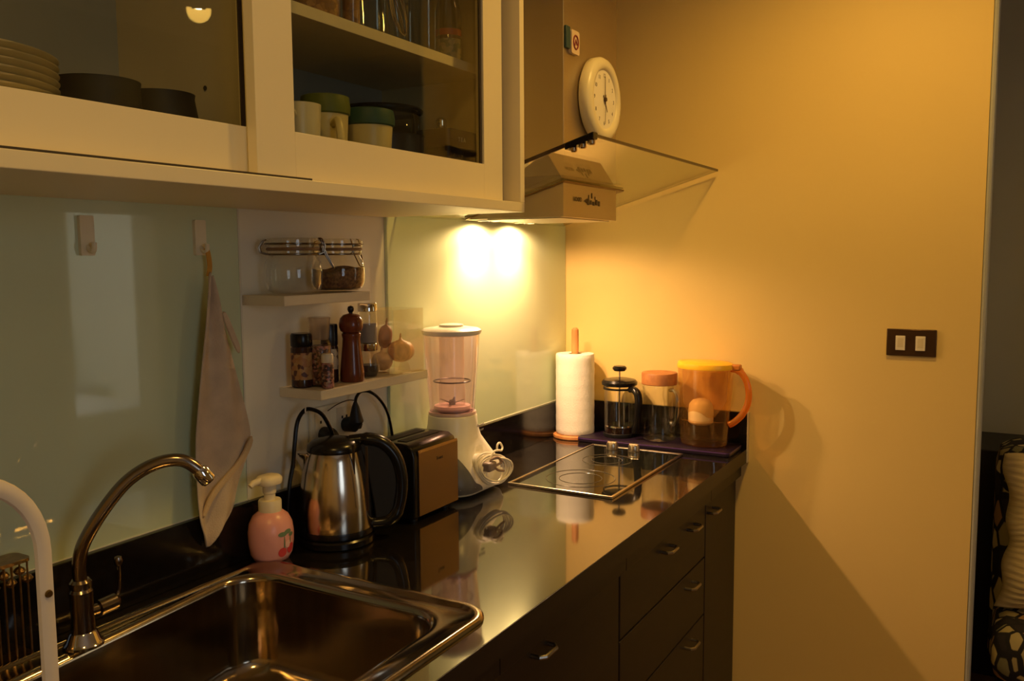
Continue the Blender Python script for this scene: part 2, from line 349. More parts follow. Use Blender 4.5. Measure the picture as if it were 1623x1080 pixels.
# dish rack on the drainer at the left
rk = thing('dish_rack', 'white tubular arch frame of a dish rack standing left of the faucet', 'dish rack', (-2.078, -.35, .9095))
wpt = mat('white_enamel', (.74, .66, .55), .4, var=.02)
T([(.078, 0, 0)]+[(.078, 0, z) for z in (.1, .2)]+[(.078*math.cos(a), 0, .245+.09*math.sin(a)) for a in [PI*i/20 for i in range(0, 21)]]+[(-.078, 0, z) for z in (.2, .1, 0)], .0095, 10, flat=.6).build('arch_frame', wpt, rk)
for z in (.199, .06):
    T([(.078, -.0062, z), (.078, -.0085, z)], [.0045, .0035], 12).build('screw', mat('brass_screw', (.22, .15, .06), .3, 1.), rk)
b = MB(); 
for y in (.0, -.16): b.tube([(-.078, y, .02), (.078, y, .02)], .004, 8)
for x in (-.078, .078): b.tube([(x, 0, .02), (x, -.16, .02)], .004, 8)
for i in range(5): x = -.06+.03*i; b.tube([(x, 0, .022), (x, -.16, .022)], .002, 6)
b.build('tray_wires', wpt, rk)
B(-.084, -.072, -.166, -.154, 0, .024).build('foot', wpt, rk, smooth=False, bevel=.002); B(.072, .084, -.166, -.154, 0, .024).build('foot', wpt, rk, smooth=False, bevel=.002)
# small wire caddy against the upstand
cd = thing('wire_caddy', 'tarnished metal wire basket against the wall left of the faucet', 'basket', (-1.905, -.026, .9))
bronze = mat('tarnished_metal', (.34, .22, .11), .28, 1., var=.2, scale=80)
b = MB(); b.loft([rrect(-.075, .072, -.022, .022, .012, z) for z in (.141, .146)], True, True); b.build('rim', bronze, cd)
b = MB()
for i in range(13):
    x = -.068+.011*i
    for y in (-.020, .020): b.tube([(x, y, .002), (x, y, .142)], .0016, 6)
b.loft([rrect(-.07, .07, -.021, .021, .01, z) for z in (0, .004)], True, True)
b.build('cage', bronze, cd)
b = MB()
for i in range(6):
    for z in (.128, .114): b.lathe([(.0005, z-.007), (.006, z-.004), (.0085, z), (.006, z+.004), (.0005, z+.007)], (-.06+.0235*i+(.01 if z < .12 else 0), -.012), 12)
b.build('mesh_pad', mat('bronze_scourer', (.40, .25, .10), .3, 1., var=.4, scale=300, bump=1., bscale=400), cd)

# ------------------------------------------------------------------ hob
hb = thing('ceramic_hob', 'two-zone black glass hob with steel frame set in the worktop', 'hob', (-.4375, -.32, .9))
B(-.2525, .2525, -.137, .137, .0005, .005).build('glass_plate', mat('hob_glass', (.008, .008, .006), .03, var=.1, ior=2.2), hb, smooth=False)
fm = MB()
for x0, x1, y0, y1 in ((-.257, .257, -.142, -.136), (-.257, .257, .136, .142), (-.257, -.251, -.136, .136), (.251, .257, -.136, .136)): fm.box(x0, x1, y0, y1, .0005, .0068)
fm.build('frame', mat('hob_frame_steel', (.75, .66, .52), .22, 1.), hb, smooth=False, bevel=.001)
ringm = mat('ring_print', (.07, .06, .045), .15)
for cx, cy, R in ((-.13, 0, .088), (.085, .02, .068)):
    for rr in (R, R*.62): T([(cx+rr*math.cos(2*PI*i/48), cy+rr*math.sin(2*PI*i/48), .0051) for i in range(48)], .0009, 6, closed=True, flat=1).build('zone_ring', ringm, hb)
for i, y in enumerate((.063, -.005)):
    k = LA([(.0165, .0052), (.0175, .007), (.016, .022), (.0145, .025), (.0005, .0255)], (.222, y), 28).build('control_knob', mat('silver_knob', (.62, .54, .42), .3, 1.), hb)
    B(.2205, .2235, y-.0145, y+.0145, .0254, .0275).build('pointer', mat('knob_ridge', (.5, .43, .33), .3, 1.), k, smooth=False, bevel=.0008)
LA([(.007, .0052), (.007, .006), (.0005, .0062)], (.15, -.03), 20, sy=1.8).build('sensor_mark', ringm, hb)

# ------------------------------------------------------------------ tray and things on it
TZ = .916
tr = thing('serving_tray', 'dark purple flat tray along the end wall under the pots', 'tray', (-.088, -.35, .9005))
purple = mat('purple_lacquer', (.013, .007, .020), .28, var=.1)
MB().loft([rrect(-.064, .070, -.235, .235, .012, 0), rrect(-.067, .071, -.238, .238, .014, .004), rrect(-.067, .071, -.238, .238, .014, .0145), rrect(-.065, .069, -.236, .236, .013, .0155)]).build('tray_board', purple, tr)
MB().loft([rrect(-.0675, .0715, -.2385, .2385, .014, z) for z in (.0105, .0135)], False, False).build('edge_band', mat('bright_purple_edge', (.09, .04, .18), .3), tr)

pt = thing('paper_towel_holder', 'white paper towel roll on a wooden holder in the corner', 'paper towel', (-.083, -.073, .9))
LA([(.066, 0), (.070, .003), (.070, .010), (.066, .013), (.0005, .0132)], n=48).build('holder_base', wood_m, pt)
LA([(.0115, .012), (.0115, .333), (.0105, .342), (.006, .347), (.0005, .348)], n=20).build('holder_rod', wood_m, pt)
rp = [(.021, .0145), (.059, .0145), (.0608, .018)]+[(.0608+.0004*math.sin(i*2.1), .018+.0122*i) for i in range(1, 20)]+[(.0608, .262), (.059, .266), (.021, .266)]
LA(rp, n=64, cap0=False, cap1=False).build('paper_roll', mat('tissue_paper', (.86, .82, .74), .9, var=.02, bump=.5, bscale=260), pt)
LA([(.021, .0145), (.021, .266), (.0185, .266), (.0185, .0145)], n=32, cap0=False, cap1=False).build('cardboard_core', mat('cardboard', (.42, .28, .15), .8), pt)

fp = thing('french_press', 'small glass french press with black lid and handle', 'french press', (-.078, -.222, TZ))
LA([(.0005, .006), (.0455, .006), (.047, .012), (.047, .150), (.0485, .158)], n=48, cap0=False, cap1=False).build('beaker', jar_m, fp)
LA([(.048, 0), (.0492, .002), (.0492, .012), (.0478, .013), (.0478, .003), (.0005, .003)], n=48, cap0=True, cap1=False).build('base_ring', blackmat_m, fp)
LA([(.0480, .147), (.0500, .147), (.0500, .153), (.0480, .153)], n=48, cap0=False, cap1=False).build('top_band', black_m, fp)
LA([(.049, .158), (.0545, .161), (.0550, .169), (.049, .176), (.03, .180), (.008, .180), (.0005, .180)], n=48).build('lid', black_m, fp)
pl = LA([(.0028, .035), (.0028, .206), (.0005, .206)], n=12).build('plunger_rod', chrome_m, fp)
LA([(.005, .203), (.017, .203), (.0215, .208), (.0215, .214), (.017, .218), (.0005, .218)], n=28).build('knob', black_m, pl)
LA([(.044, .030), (.045, .032), (.044, .036), (.0005, .037)], n=40).build('plunger_disc', chrome_m, pl)
LA([(.0005, .0065), (.0452, .0065), (.0455, .028), (.0005, .0285)], n=40).build('coffee', mat('coffee', (.02, .008, .004), .1), fp)
hd = Vector((-.45, -.89, 0)).normalized(); hp = [hd*.0495+Vector((0, 0, .150)), hd*.066+Vector((0, 0, .152)), hd*.082+Vector((0, 0, .142)), hd*.088+Vector((0, 0, .120)), hd*.086+Vector((0, 0, .085)), hd*.080+Vector((0, 0, .050)), hd*.074+Vector((0, 0, .022))]
T(cr(hp, 5), [.0090]*6+[.0105]*25, 12, flat=1.2).build('handle', black_m, fp)

jg = thing('glass_jug', 'clear glass jug with a wooden lid beside the pitcher', 'jug', (-.080, -.352, TZ))
LA([(.0005, .004), (.048, .004), (.053, .010), (.0535, .03), (.052, .10), (.050, .160), (.052, .170)], n=48, cap0=False, cap1=False).build('vessel', jar_m, jg)
LA([(.052, .171), (.0535, .173), (.0535, .203), (.052, .206), (.0005, .2062)], n=48).build('wooden_lid', cork_m, jg)
hd = Vector((-.52, -.85, 0)).normalized(); hp = [hd*.050+Vector((0, 0, .158)), hd*.066+Vector((0, 0, .160)), hd*.080+Vector((0, 0, .145)), hd*.083+Vector((0, 0, .11)), hd*.077+Vector((0, 0, .075)), hd*.064+Vector((0, 0, .058)), hd*.0525+Vector((0, 0, .062))]
T(cr(hp, 5), .0056, 12).build('handle', glass('solid_glass', (.85, .84, .76), .14, .8, 2.), jg)
LA([(.0005, .0045), (.046, .0045), (.0005, .018)], n=40, cap0=False).build('glass_base', jar_m, jg)

pc = thing('filter_pitcher', 'orange tinted water pitcher with yellow lid and curved handle', 'pitcher', (-.082, -.489, TZ))
def pe(rx, y0, y1, z, n=40): return [(rx*math.cos(2*PI*i/n), (y0+y1)/2+(y1-y0)/2*math.sin(2*PI*i/n)*(1), z) for i in range(n)]
MB().loft([pe(.046, -.064, .060, .002), pe(.050, -.070, .066, .006), pe(.051, -.072, .068, .02), pe(.054, -.078, .074, .10), pe(.057, -.084, .076, .19), pe(.059, -.086, .077, .228)], True, False).build('body', pitcher_m, pc)
MB().loft([pe(.0605, -.087, .078, .2275), pe(.0612, -.088, .080, .234), pe(.059, -.086, .078, .242), pe(.048, -.074, .076, .247), pe(.02, -.03, .03, .249)]).build('lid', yellow_m, pc)
MB().loft([pe(.050, -.070, .064, .222), pe(.047, -.066, .060, .13), pe(.036, -.045, .050, .10), pe(.030, -.035, .040, .085)], False, True).build('funnel', glass('frosted_funnel', (.95, .85, .68), .04, .3, 3, .1, .16, (.95, .75, .45)), pc)
LA([(.0005, .060), (.030, .062), (.036, .068), (.037, .10), (.034, .120), (.024, .132), (.008, .137), (.0005, .138)], (0, .008), 32).build('filter_cartridge', mat('filter_white', (.84, .76, .60), .5), pc)
MB().loft([pe(.045, -.063, .059, .0065), pe(.0495, -.070, .066, .02), pe(.052, -.074, .070, .075)], True, True).build('water', glass('water', (.90, .80, .68), .05, .5, 3., .02), pc)
hp = [(0, -.080, .232), (0, -.102, .226), (0, -.122, .200), (0, -.131, .165), (0, -.128, .130), (0, -.113, .098), (0, -.090, .074), (0, -.076, .066)]
T(cr(hp, 6), [.012]*8+[.0095]*35, 14, flat=.8).build('handle', orange_m, pc)
B(-.012, .012, -.108, -.082, .226, .243).build('lid_tab', mat('dark_orange_tab', (.55, .18, .02), .35), pc, bevel=.004)

# ------------------------------------------------------------------ blender
bl = thing('blender', 'white countertop blender with pink tinted jar beside the toaster', 'blender', (-.80, -.085, .9))
def rr2(hx, y0, y1, r, z): return rrect(-hx, hx+.020*max(0, 1-z/.17), y0, y1, r, z, 6)
BL = [rr2(.080, -.078, .062, .05, .006), rr2(.098, -.090, .068, .055, .012), rr2(.105, -.095, .070, .055, .030), rr2(.105, -.093, .070, .055, .050), rr2(.098, -.084, .068, .052, .075),
           rr2(.083, -.070, .064, .050, .105), rr2(.066, -.060, .060, .050, .135), rr2(.060, -.057, .058, .052, .165), rr2(.0595, -.0585, .058, .056, .188), rr2(.058, -.057, .057, .055, .191)]
MB().loft(BL).build('motor_base', mat('blender_white', (.74, .72, .62), .32, var=.01), bl, ang=70)
gy = mat('grey_grip', (.10, .10, .11), .4)
def bsurf(j, z, off=.0012):
    for A_, B_ in zip(BL, BL[1:]):
        if A_[0][2] <= z <= B_[0][2]:
            t = (z-A_[0][2])/(B_[0][2]-A_[0][2]); i = int(j); q = j-i
            P0 = Vector(A_[i]).lerp(Vector(A_[i+1]), q); P1 = Vector(B_[i]).lerp(Vector(B_[i+1]), q); P = P0.lerp(P1, t)
            n_ = Vector((P.x, P.y+.01, 0)).normalized(); return P+n_*off
gp = MB(); NZ, NJ = 14, 12; vs = []
for i in range(NZ+1):
    t = i/NZ; z = .016+.112*t; jm = 20.30-5.6*t**2.0
    for k in range(NJ+1): vs.append(bsurf(13.2+(jm-13.2)*k/NJ, z))
gp.add(vs, [(i*(NJ+1)+k, i*(NJ+1)+k+1, (i+1)*(NJ+1)+k+1, (i+1)*(NJ+1)+k) for i in range(NZ) for k in range(NJ)])
gp.build('grip_panel', gy, bl, ang=60)
LA([(.057, .1905), (.0585, .193), (.0575, .198), (.0005, .198)], n=40).build('jar_collar', mat('pinkish_collar', (.55, .40, .38), .3), bl)
jl = []
for r, z in [(.0540, .198), (.0555, .215), (.0590, .26), (.0635, .31), (.0665, .36), (.0680, .390)]:
    jl.append([(r*(1+.018*math.cos(8*a))*math.cos(a), r*(1+.018*math.cos(8*a))*math.sin(a), z) for a in [2*PI*i/64 for i in range(64)]])
MB().loft(jl, True, False).build('jar', pinkglass_m, bl, ang=80)
LA([(.0005, .200), (.040, .200), (.046, .206), (.044, .212), (.0005, .213)], n=40).build('jar_seal', mat('pale_pink_seal', (.75, .52, .47), .4), bl)
T([(.0445*math.cos(2*PI*i/40), .0445*math.sin(2*PI*i/40), .2715) for i in range(40)], .0018, 6, closed=True).build('measure_ring', black_m, bl)
LA([(.032, .213), (.032, .262), (.03, .266), (.030, .380), (.0005, .381)], n=32, cap0=False).build('filter_cylinder', glass('smoky_filter', (.94, .90, .88), .06, .5, 3, .1, .16, (.92, .86, .80)), bl)
bd = MB()
for k in range(4):
    a = k*PI/2+.4; u = Vector((math.cos(a), math.sin(a), 0)); v = Vector((-u.y, u.x, 0))
    bd.add([u*.004+v*.005+Vector((0, 0, .216)), u*.004-v*.005+Vector((0, 0, .216)), u*.03-v*.002+Vector((0, 0, .226)), u*.03+v*.002+Vector((0, 0, .226)),
            u*.004+v*.005+Vector((0, 0, .218)), u*.004-v*.005+Vector((0, 0, .218)), u*.03-v*.002+Vector((0, 0, .2275)), u*.03+v*.002+Vector((0, 0, .2275))],
           [(0, 1, 2, 3), (4, 7, 6, 5), (0, 3, 7, 4), (1, 5, 6, 2), (0, 4, 5, 1), (3, 2, 6, 7)])
bd.lathe([(.008, .213), (.008, .224), (.0005, .226)], (0, 0), 16)
bd.build('blade', black_m, bl)
LA([(.064, .384), (.0700, .386), (.0725, .391), (.0725, .396), (.066, .400), (.045, .403), (.030, .404), (.029, .409), (.020, .4105), (.0005, .411)], n=48).build('lid', mat('blender_lid', (.84, .80, .70), .35), bl)
LA([(.0005, -.004), (.026, -.004), (.028, 0), (.026, .010), (.022, .012), (.0005, .0125)], n=32).build('speed_dial', mat('dial_grey', (.62, .60, .54), .35), bl)
sd = bl.children[-1]; sd.location = (-.012, -.082, .075); sd.rotation_euler = (math.radians(68), 0, 0)
b = MB()
for k in range(3): b.box(-.054-.0, -.036, 0, 0.0012, -.002-.008*k, .0005-.008*k)
cp_ = []
for i in range(5*24+14):    # bundled white cord looped over the dial, one continuous length
    k = i/24; t = 2*PI*k; rx = .038+.0016*k; rz = .037-.0016*k
    q_ = (.0+.002*k+rx*math.cos(t)); cp_.append((q_*.93-.016, -.112-.0030*k-.36*q_+.22*rz*math.sin(t)-.003*math.sin(2*t), .068+rz*math.sin(t)+.003*math.sin(t*.7)))
cp_ += cr([cp_[-1], (-.012, -.120, .106), (.010, -.122, .110), (.030, -.120, .106), (.041, -.116, .112), (.037, -.112, .122), (.025, -.112, .120), (.019, -.114, .108)], 6)[1:]
b.v = []; b.f = []; b.tube(cp_, .0025, 8)
MB.build(b, 'cord', mat('white_cord', (.80, .74, .60), .4), bl)
B(-.044, -.010, -.132, -.108, .068, .090).build('plug', mat('grey_plug', (.24, .19, .18), .45), bl, bevel=.005)
T(cr([(-.010, -.128, .078), (.006, -.135, .085), (-.008, -.130, .098), (-.026, -.124, .092), (-.014, -.134, .07), (.010, -.138, .062)], 6), .003, 8).build('cord_tie', mat('dark_tie', (.30, .20, .15), .5), bl)
text('BLEND', .010, mat('grey_print', (.16, .14, .13), .5), bl, (.034, -.0592, .162), (math.radians(96), 0, 0), 'lettering')
text('450W', .007, MATS['grey_print'], bl, (.036, -.0605, .150), (math.radians(98), 0, 0), 'lettering')

# ------------------------------------------------------------------ toaster
to = thing('toaster', 'black two-slot toaster with a brushed steel front panel', 'toaster', (-.989, -.10, .9), math.radians(0))
def tp(x0, x1): return [(-.062, .008), (-.066, .014), (-.066, .145), (-.060, .163), (-.045, .172), (.045, .172), (.060, .163), (.066, .145), (.066, .014), (.062, .008)]
MB().prism(tp(0, 0), 'x', -.083, .083).build('shell', black_m, to, bevel=.003, ang=50)
MB().prism([(-.0685, .014), (-.0685, .152), (-.0665, .158), (-.066, .014)], 'x', -.068, .083).build('front_panel', brushed('toaster_steel', (.40, .28, .16), .3, (2, 60, 300)), to, smooth=False)
for y in (-.020, .020): B(-.062, .062, y-.012, y+.012, .1715, .1735).build('slot', mat('slot_dark', (.002, .002, .002), .7), to, smooth=False)
b = MB(); 
for y in (-.036, -.003, .037): b.box(-.064, .064, y-.0025, y+.0025, .1722, .1745)
b.build('slot_rim', mat('dark_bronze_trim', (.05, .035, .025), .3, .6), to, smooth=False)
B(-.100, -.083, -.014, .014, .118, .130).build('lever', black_m, to, bevel=.004)
LA([(.011, 0), (.011, .008), (.009, .010), (.0005, .0102)], n=20).build('browning_knob', chrome_m, to)
to.children[-1].location = (-.083, -.045, .142); to.children[-1].rotation_euler = (0, -PI/2, 0)
for x in (-.06, .06):
    for y in (-.045, .045): LA([(.009, 0), (.009, .009)], (x, y), 12).build('foot', blackmat_m, to)
text('Toast', .011, mat('dark_print', (.06, .04, .025), .5), to, (.01, -.0690, .128), (PI/2, 0, 0), 'lettering')

# ------------------------------------------------------------------ kettle
ke = thing('electric_kettle', 'brushed steel cordless kettle with black handle and lid', 'kettle', (-1.232, -.088, .9))
LA([(.070, 0), (.076, .003), (.076, .014), (.072, .018), (.0005, .018)], n=48).build('power_base', black_m, ke)
LA([(.072, .019), (.0745, .022), (.0745, .030), (.0735, .034)], n=48).build('bottom_ring', black_m, ke)
LA([(.0735, .032), (.0740, .045), (.0725, .075), (.0695, .11), (.0645, .145), (.0585, .172), (.0545, .186), (.0535, .188)], n=64).build('body', kettle_m, ke, ang=60)
LA([(.0540, .187), (.0550, .190), (.0530, .198), (.045, .207), (.02, .213), (.0005, .214)], n=48).build('lid', black_m, ke)
hd = Vector((.62, -.785, 0)); hs = Vector((.785, .62, 0))
def HP(r, z, k=0): return hd*r+Vector((0, 0, z))+hs*k
hpts = [HP(.030, .205), HP(.062, .207), HP(.095, .198), HP(.120, .170), HP(.131, .130), HP(.130, .09), HP(.121, .055), HP(.105, .038), HP(.080, .034), HP(.066, .036)]
T(cr(hpts, 6), [.011]*6+[.0135]*30+[.0145]*19, 14, flat=1.25).build('handle', black_m, ke)
# inner web joining the handle to the body
wb = MB(); wp = [(.052, .20), (.085, .195), (.088, .12), (.080, .06), (.062, .055), (.066, .12)]
wb.loft([[HP(r, z, s) for r, z in [(.048, .197), (.080, .203), (.104, .185), (.121, .155), (.124, .11), (.116, .062), (.104, .044), (.078, .040), (.076, .070), (.068, .12), (.060, .165)]] for s in (-.009, .009)])
wb.build('handle_web', blackmat_m, ke, bevel=.003)
sp_ = MB(); sd_ = -hd
def SP(r, z, k): return sd_*r+Vector((0, 0, z))+hs*k
sp_.loft([[SP(.050, .186, .026), SP(.050, .186, -.026), SP(.062, .135, -.006), SP(.062, .135, .006)], [SP(.068, .186, .018), SP(.068, .186, -.018), SP(.067, .155, -.004), SP(.067, .155, .004)], [SP(.082, .187, .004), SP(.082, .187, -.004), SP(.080, .182, -.002), SP(.080, .182, .002)]])
sp_.build('spout', kettle_m, ke, bevel=.003)
LA([(.008, .008), (.010, .010)], (0, 0), 12)

# ------------------------------------------------------------------ foam soap bottle
so = thing('soap_bottle', 'pink foaming hand soap bottle with cream pump beside the kettle', 'soap bottle', (-1.376, -.052, .9))
pk = mat('pink_soap_plastic', (.78, .36, .32), .32, var=.02)
LA([(.026, 0), (.033, .003), (.0395, .014), (.0430, .035), (.0435, .055), (.0410, .072), (.034, .086), (.024, .094), (.019, .097)], n=48, sy=.95).build('bottle', pk, so, ang=70)
LA([(.0215, .094), (.0215, .114), (.0200, .117), (.0005, .117)], n=36).build('collar', cream_m, so)
LA([(.0105, .116), (.0105, .128), (.0125, .130), (.0125, .145), (.010, .148)], n=24).build('pump_stem', cream_m, so)
hm = MB().loft([rrect(-.023, .021, -.019, .019, .014, .147), rrect(-.025, .023, -.020, .020, .015, .151), rrect(-.025, .023, -.020, .020, .015, .158), rrect(-.020, .018, -.016, .016, .012, .163)])
hm.build('pump_head', cream_m, so, ang=60)
T([(-.02, .002, .156), (-.036, .004, .155), (-.043, .005, .150)], [.007, .006, .005], 12).build('nozzle', cream_m, so)
# printed cherries label, on the bottle side that faces the room
lab = MB(); rose = mat('red_print', (.62, .05, .06), .4); leafm = mat('green_print', (.14, .22, .12), .4); palep = mat('pale_print', (.85, .50, .45), .4)
def onb(a, z, off=.0006):
    pr = [(.033, .003), (.0395, .014), (.0430, .035), (.0435, .055), (.0410, .072), (.034, .086)]
    for (ra, za), (rb, zb) in zip(pr, pr[1:]):
        if za <= z <= zb: r = ra+(rb-ra)*(z-za)/(zb-za); break
    return ((r+off)*math.cos(a), (r*.95+off)*math.sin(a), z)
def blob(ac, zc, ra, rz, n=16):
    m = MB(); m.add([onb(ac, zc, .001)]+[onb(ac+1.3*ra*math.cos(2*PI*i/n), zc+1.25*rz*math.sin(2*PI*i/n)) for i in range(n)], [(0, 1+i, 1+(i+1) % n) for i in range(n)]); return m
A0 = math.radians(-104)
for mb_, nm, mm in ((blob(A0+.02, .022, .17, .0075), 'cherry_print', rose), (blob(A0+.50, .026, .18, .0080), 'cherry_print', rose), (blob(A0+.30, .036, .13, .0060), 'cherry_print', palep),
                   (blob(A0+.10, .038, .025, .012), 'leaf_print', leafm), (blob(A0+.44, .044, .025, .010), 'leaf_print', leafm), (blob(A0+.02, .057, .17, .0035), 'leaf_print', leafm), (blob(A0+.32, .060, .16, .0034), 'leaf_print', leafm), (blob(A0+.50, .053, .12, .003), 'leaf_print', leafm)):
    mb_.build(nm, mm, so)

# ------------------------------------------------------------------ wall ledges
ledge_m = mat('ledge_white', (.80, .71, .50), .45, var=.02)
def ledge(x0, x1, z, label):
    o = B(0, x1-x0, -.108, .002, -.019, 0).build('wall_ledge', ledge_m, None, smooth=False, bevel=.0015); o.location = (x0, .006, z)
    return tag(o, label, 'shelf')
Z1, Z2 = 1.402, 1.214
ledge(-1.372, -1.125, Z1, 'upper white wall ledge holding two clip-top jars')
ledge(-1.282, -.925, Z2, 'lower white wall ledge holding spices and pepper mill')

wire = mat('clip_wire', (.17, .12, .08), .25, 1.)
def clipjar(x, y, label, fill=None, rz=0, dropped=False):
    t = thing('clip_top_jar', label, 'jar', (x, y, Z1), rz, 'clip-top glass jars on the upper ledge')
    LA([(.0005, .003), (.040, .0025), (.050, .008), (.0545, .020), (.0550, .045), (.0525, .062), (.0455, .072), (.0455, .078)], n=48, cap0=False, cap1=False).build('glass_body', jar_m, t)
    LA([(.0455, .077), (.0490, .079), (.0490, .083), (.0455, .084)], n=48, cap0=False, cap1=False).build('glass_collar', jar_m, t)
    LA([(.0485, .0835), (.0500, .085), (.0500, .0875), (.0485, .089)], n=48).build('rubber_seal', mat('rubber_seal', (.24, .13, .05), .5), t)
    LA([(.0485, .0885), (.0510, .091), (.0510, .1035), (.047, .107), (.030, .108), (.0005, .1065)], n=48).build('glass_lid', jar_m, t)
    b = MB()
    for z, r in ((.076, .0472), (.0965, .0522)): b.tube([(r*math.cos(2*PI*i/40), r*math.sin(2*PI*i/40), z) for i in range(40)], .0013, 6, closed=True)
    for s in (-1, 1):
        b.tube([(.048, .010*s, .076), (.058, .010*s, .080), (.060, .010*s, .094), (.054, .010*s, .106), (.050, .008*s, .1075)], .0014, 6)
    b.tube([(.060, .010, .094), (.060, -.010, .094)], .0016, 6)
    b.tube([(.060, .009, .084), (.064, .009, .074), (.076, .006, .052), (.078, 0, .049), (.076, -.006, .052), (.064, -.009, .074), (.060, -.009, .084)], .0015, 6)
    b.tube([(-.048, .010, .076), (-.060, .010, .080), (-.062, .010, .090), (-.055, .010, .102), (-.050, 0, .104), (-.055, -.010, .102), (-.062, -.010, .090), (-.060, -.010, .080), (-.048, -.010, .076)], .0015, 6)
    b.build('wire_clip', wire, t)
    if fill: fill.build('contents', spotted('granola', (.09, .035, .012), [(.20, .09, .03), (.12, .05, .02), (.28, .14, .05)], 260, 0, .02, .7), t)
    return t
clipjar(-1.296, -.054, 'empty clear glass jar with wire clip, left on the upper ledge', rz=math.radians(-38))
ff = MB(); n = 40; ls = []
for r, z in [(.039, .0045), (.049, .010), (.0528, .021)]: ls.append([(r*math.cos(2*PI*i/n), r*math.sin(2*PI*i/n), z) for i in range(n)])
ls.append([(.0530*math.cos(2*PI*i/n), .0530*math.sin(2*PI*i/n), .046+.004*math.sin(2*PI*i/n*3)+.003*math.cos(2*PI*i/n)) for i in range(n)])
ls.append([(.028*math.cos(2*PI*i/n), .028*math.sin(2*PI*i/n), .042+.004*math.sin(2*PI*i/n*4)) for i in range(n)])
clipjar(-1.168, -.054, 'glass clip-top jar part filled with brown granules, right on the upper ledge', ff.loft(ls))

# spices
sj = thing('spice_jar', 'squat dark spice jar with orange label at the left end of the lower ledge', 'spice jar', (-1.2555, -.030, Z2))
LA([(.019, 0), (.0215, .003), (.0215, .078), (.018, .084)], n=28).build('jar_body', mat('dark_spice_glass', (.045, .016, .010), .12), sj)
LA([(.0205, .082), (.0215, .084), (.0215, .104), (.0195, .108), (.0005, .108)], n=28).build('lid', black_m, sj)
LA([(.0218, .016), (.0218, .07)], n=28, cap0=False, cap1=False).build('label', spotted('orange_label', (.45, .22, .06), [(.50, .26, .08), (.12, .04, .02), (.45, .20, .06), (.5, .3, .1)], 120, 0, .05), sj)
gg = thing('glass_grinder', 'tall clear spice grinder filled with mixed peppercorns and frosted cap', 'spice grinder', (-1.2265, -.052, Z2))
pepm = spotted('mixed_peppercorns', (.02, .01, .008), [(.35, .14, .07), (.06, .02, .015), (.45, .30, .18), (.14, .05, .03), (.5, .2, .15)], 230, 0, .03, .4)
LA([(.021, 0), (.0225, .003), (.0225, .085), (.0175, .094)], n=28, cap1=False).build('bottle', jar_m, gg)
LA([(.020, .004), (.0212, .006), (.0212, .082), (.0005, .082)], n=28).build('peppercorns', pepm, gg)
LA([(.0175, .094), (.019, .097), (.0215, .134), (.0225, .138), (.0215, .139), (.0005, .139)], n=28).build('cap', glass('frosted_cap', (.9, .86, .78), .1, .5, 3, .15, .5, (.62, .50, .38)), gg)
sg = thing('small_spice_bottle', 'small spice bottle with cream cap in front of the tall grinder', 'spice bottle', (-1.2445, -.0865, Z2))
LA([(.0105, 0), (.0125, .002), (.0125, .048), (.010, .052)], n=24).build('bottle', pepm, sg)
LA([(.0115, .051), (.0120, .052), (.0120, .066), (.010, .069), (.0005, .069)], n=24).build('cap', cream_m, sg)
s2 = thing('spice_jar', 'dark-lidded spice jar with pale label between grinder and pepper mill', 'spice jar', (-1.178, -.034, Z2))
LA([(.016, 0), (.0175, .003), (.0175, .072), (.0160, .078)], n=28).build('jar_body', MATS['dark_spice_glass'], s2)
LA([(.0168, .077), (.0175, .079), (.0175, .118), (.016, .121), (.0005, .121)], n=28).build('lid', mat('black_blue_lid', (.008, .008, .014), .3), s2)
LA([(.0178, .028), (.0178, .070)], n=28, cap0=False, cap1=False).build('label', spotted('pale_label', (.55, .45, .30), [(.6, .5, .33), (.5, .42, .28), (.15, .1, .06), (.6, .5, .33)], 110, 0, .05), s2)
pm = thing('pepper_mill', 'reddish brown turned wooden pepper mill on the lower ledge', 'pepper mill', (-1.146, -.066, Z2))
LA([(.0240, 0), (.0255, .003), (.0250, .020), (.0225, .045), (.0195, .075), (.0185, .090), (.0200, .096), (.0200, .100), (.0175, .102)], n=40).build('body', mill_m, pm, ang=60)
LA([(.0175, .102), (.0225, .106), (.0250, .114), (.0250, .122), (.0225, .132), (.016, .139), (.006, .142)], n=40).build('head', mill_m, pm, ang=60)
LA([(.004, .140), (.004, .144), (.0062, .147), (.0070, .151), (.0055, .156), (.0005, .158)], n=20).build('finial', mat('black_metal', (.03, .025, .025), .2, .8), pm)
ss = thing('stacked_shaker', 'two stacked glass shakers with metal lids behind the pepper mill', 'shaker', (-1.075, -.052, Z2))
LA([(.016, 0), (.020, .002), (.0235, .014), (.0235, .030), (.020, .045), (.0175, .058)], n=32, cap1=False).build('lower_glass', jar_m, ss)
LA([(.017, .002), (.0218, .014), (.0218, .026), (.0005, .027)], n=28).build('ground_pepper', mat('ground_pepper', (.035, .018, .012), .8, var=.5, scale=800), ss)
LA([(.0195, .057), (.0200, .058), (.0200, .072), (.0190, .073), (.0005, .073)], n=32).build('lower_lid', chrome_m, ss)
LA([(.0185, .073), (.0205, .076), (.0205, .135), (.0185, .142)], n=32, cap1=False).build('upper_glass', jar_m, ss)
LA([(.0195, .075), (.0195, .116), (.0005, .117)], n=28).build('salt', mat('grey_salt', (.36, .32, .27), .7, var=.1, scale=600), ss)
LA([(.0200, .142), (.0208, .143), (.0208, .158), (.0195, .160), (.0005, .160)], n=32).build('upper_lid', chrome_m, ss)

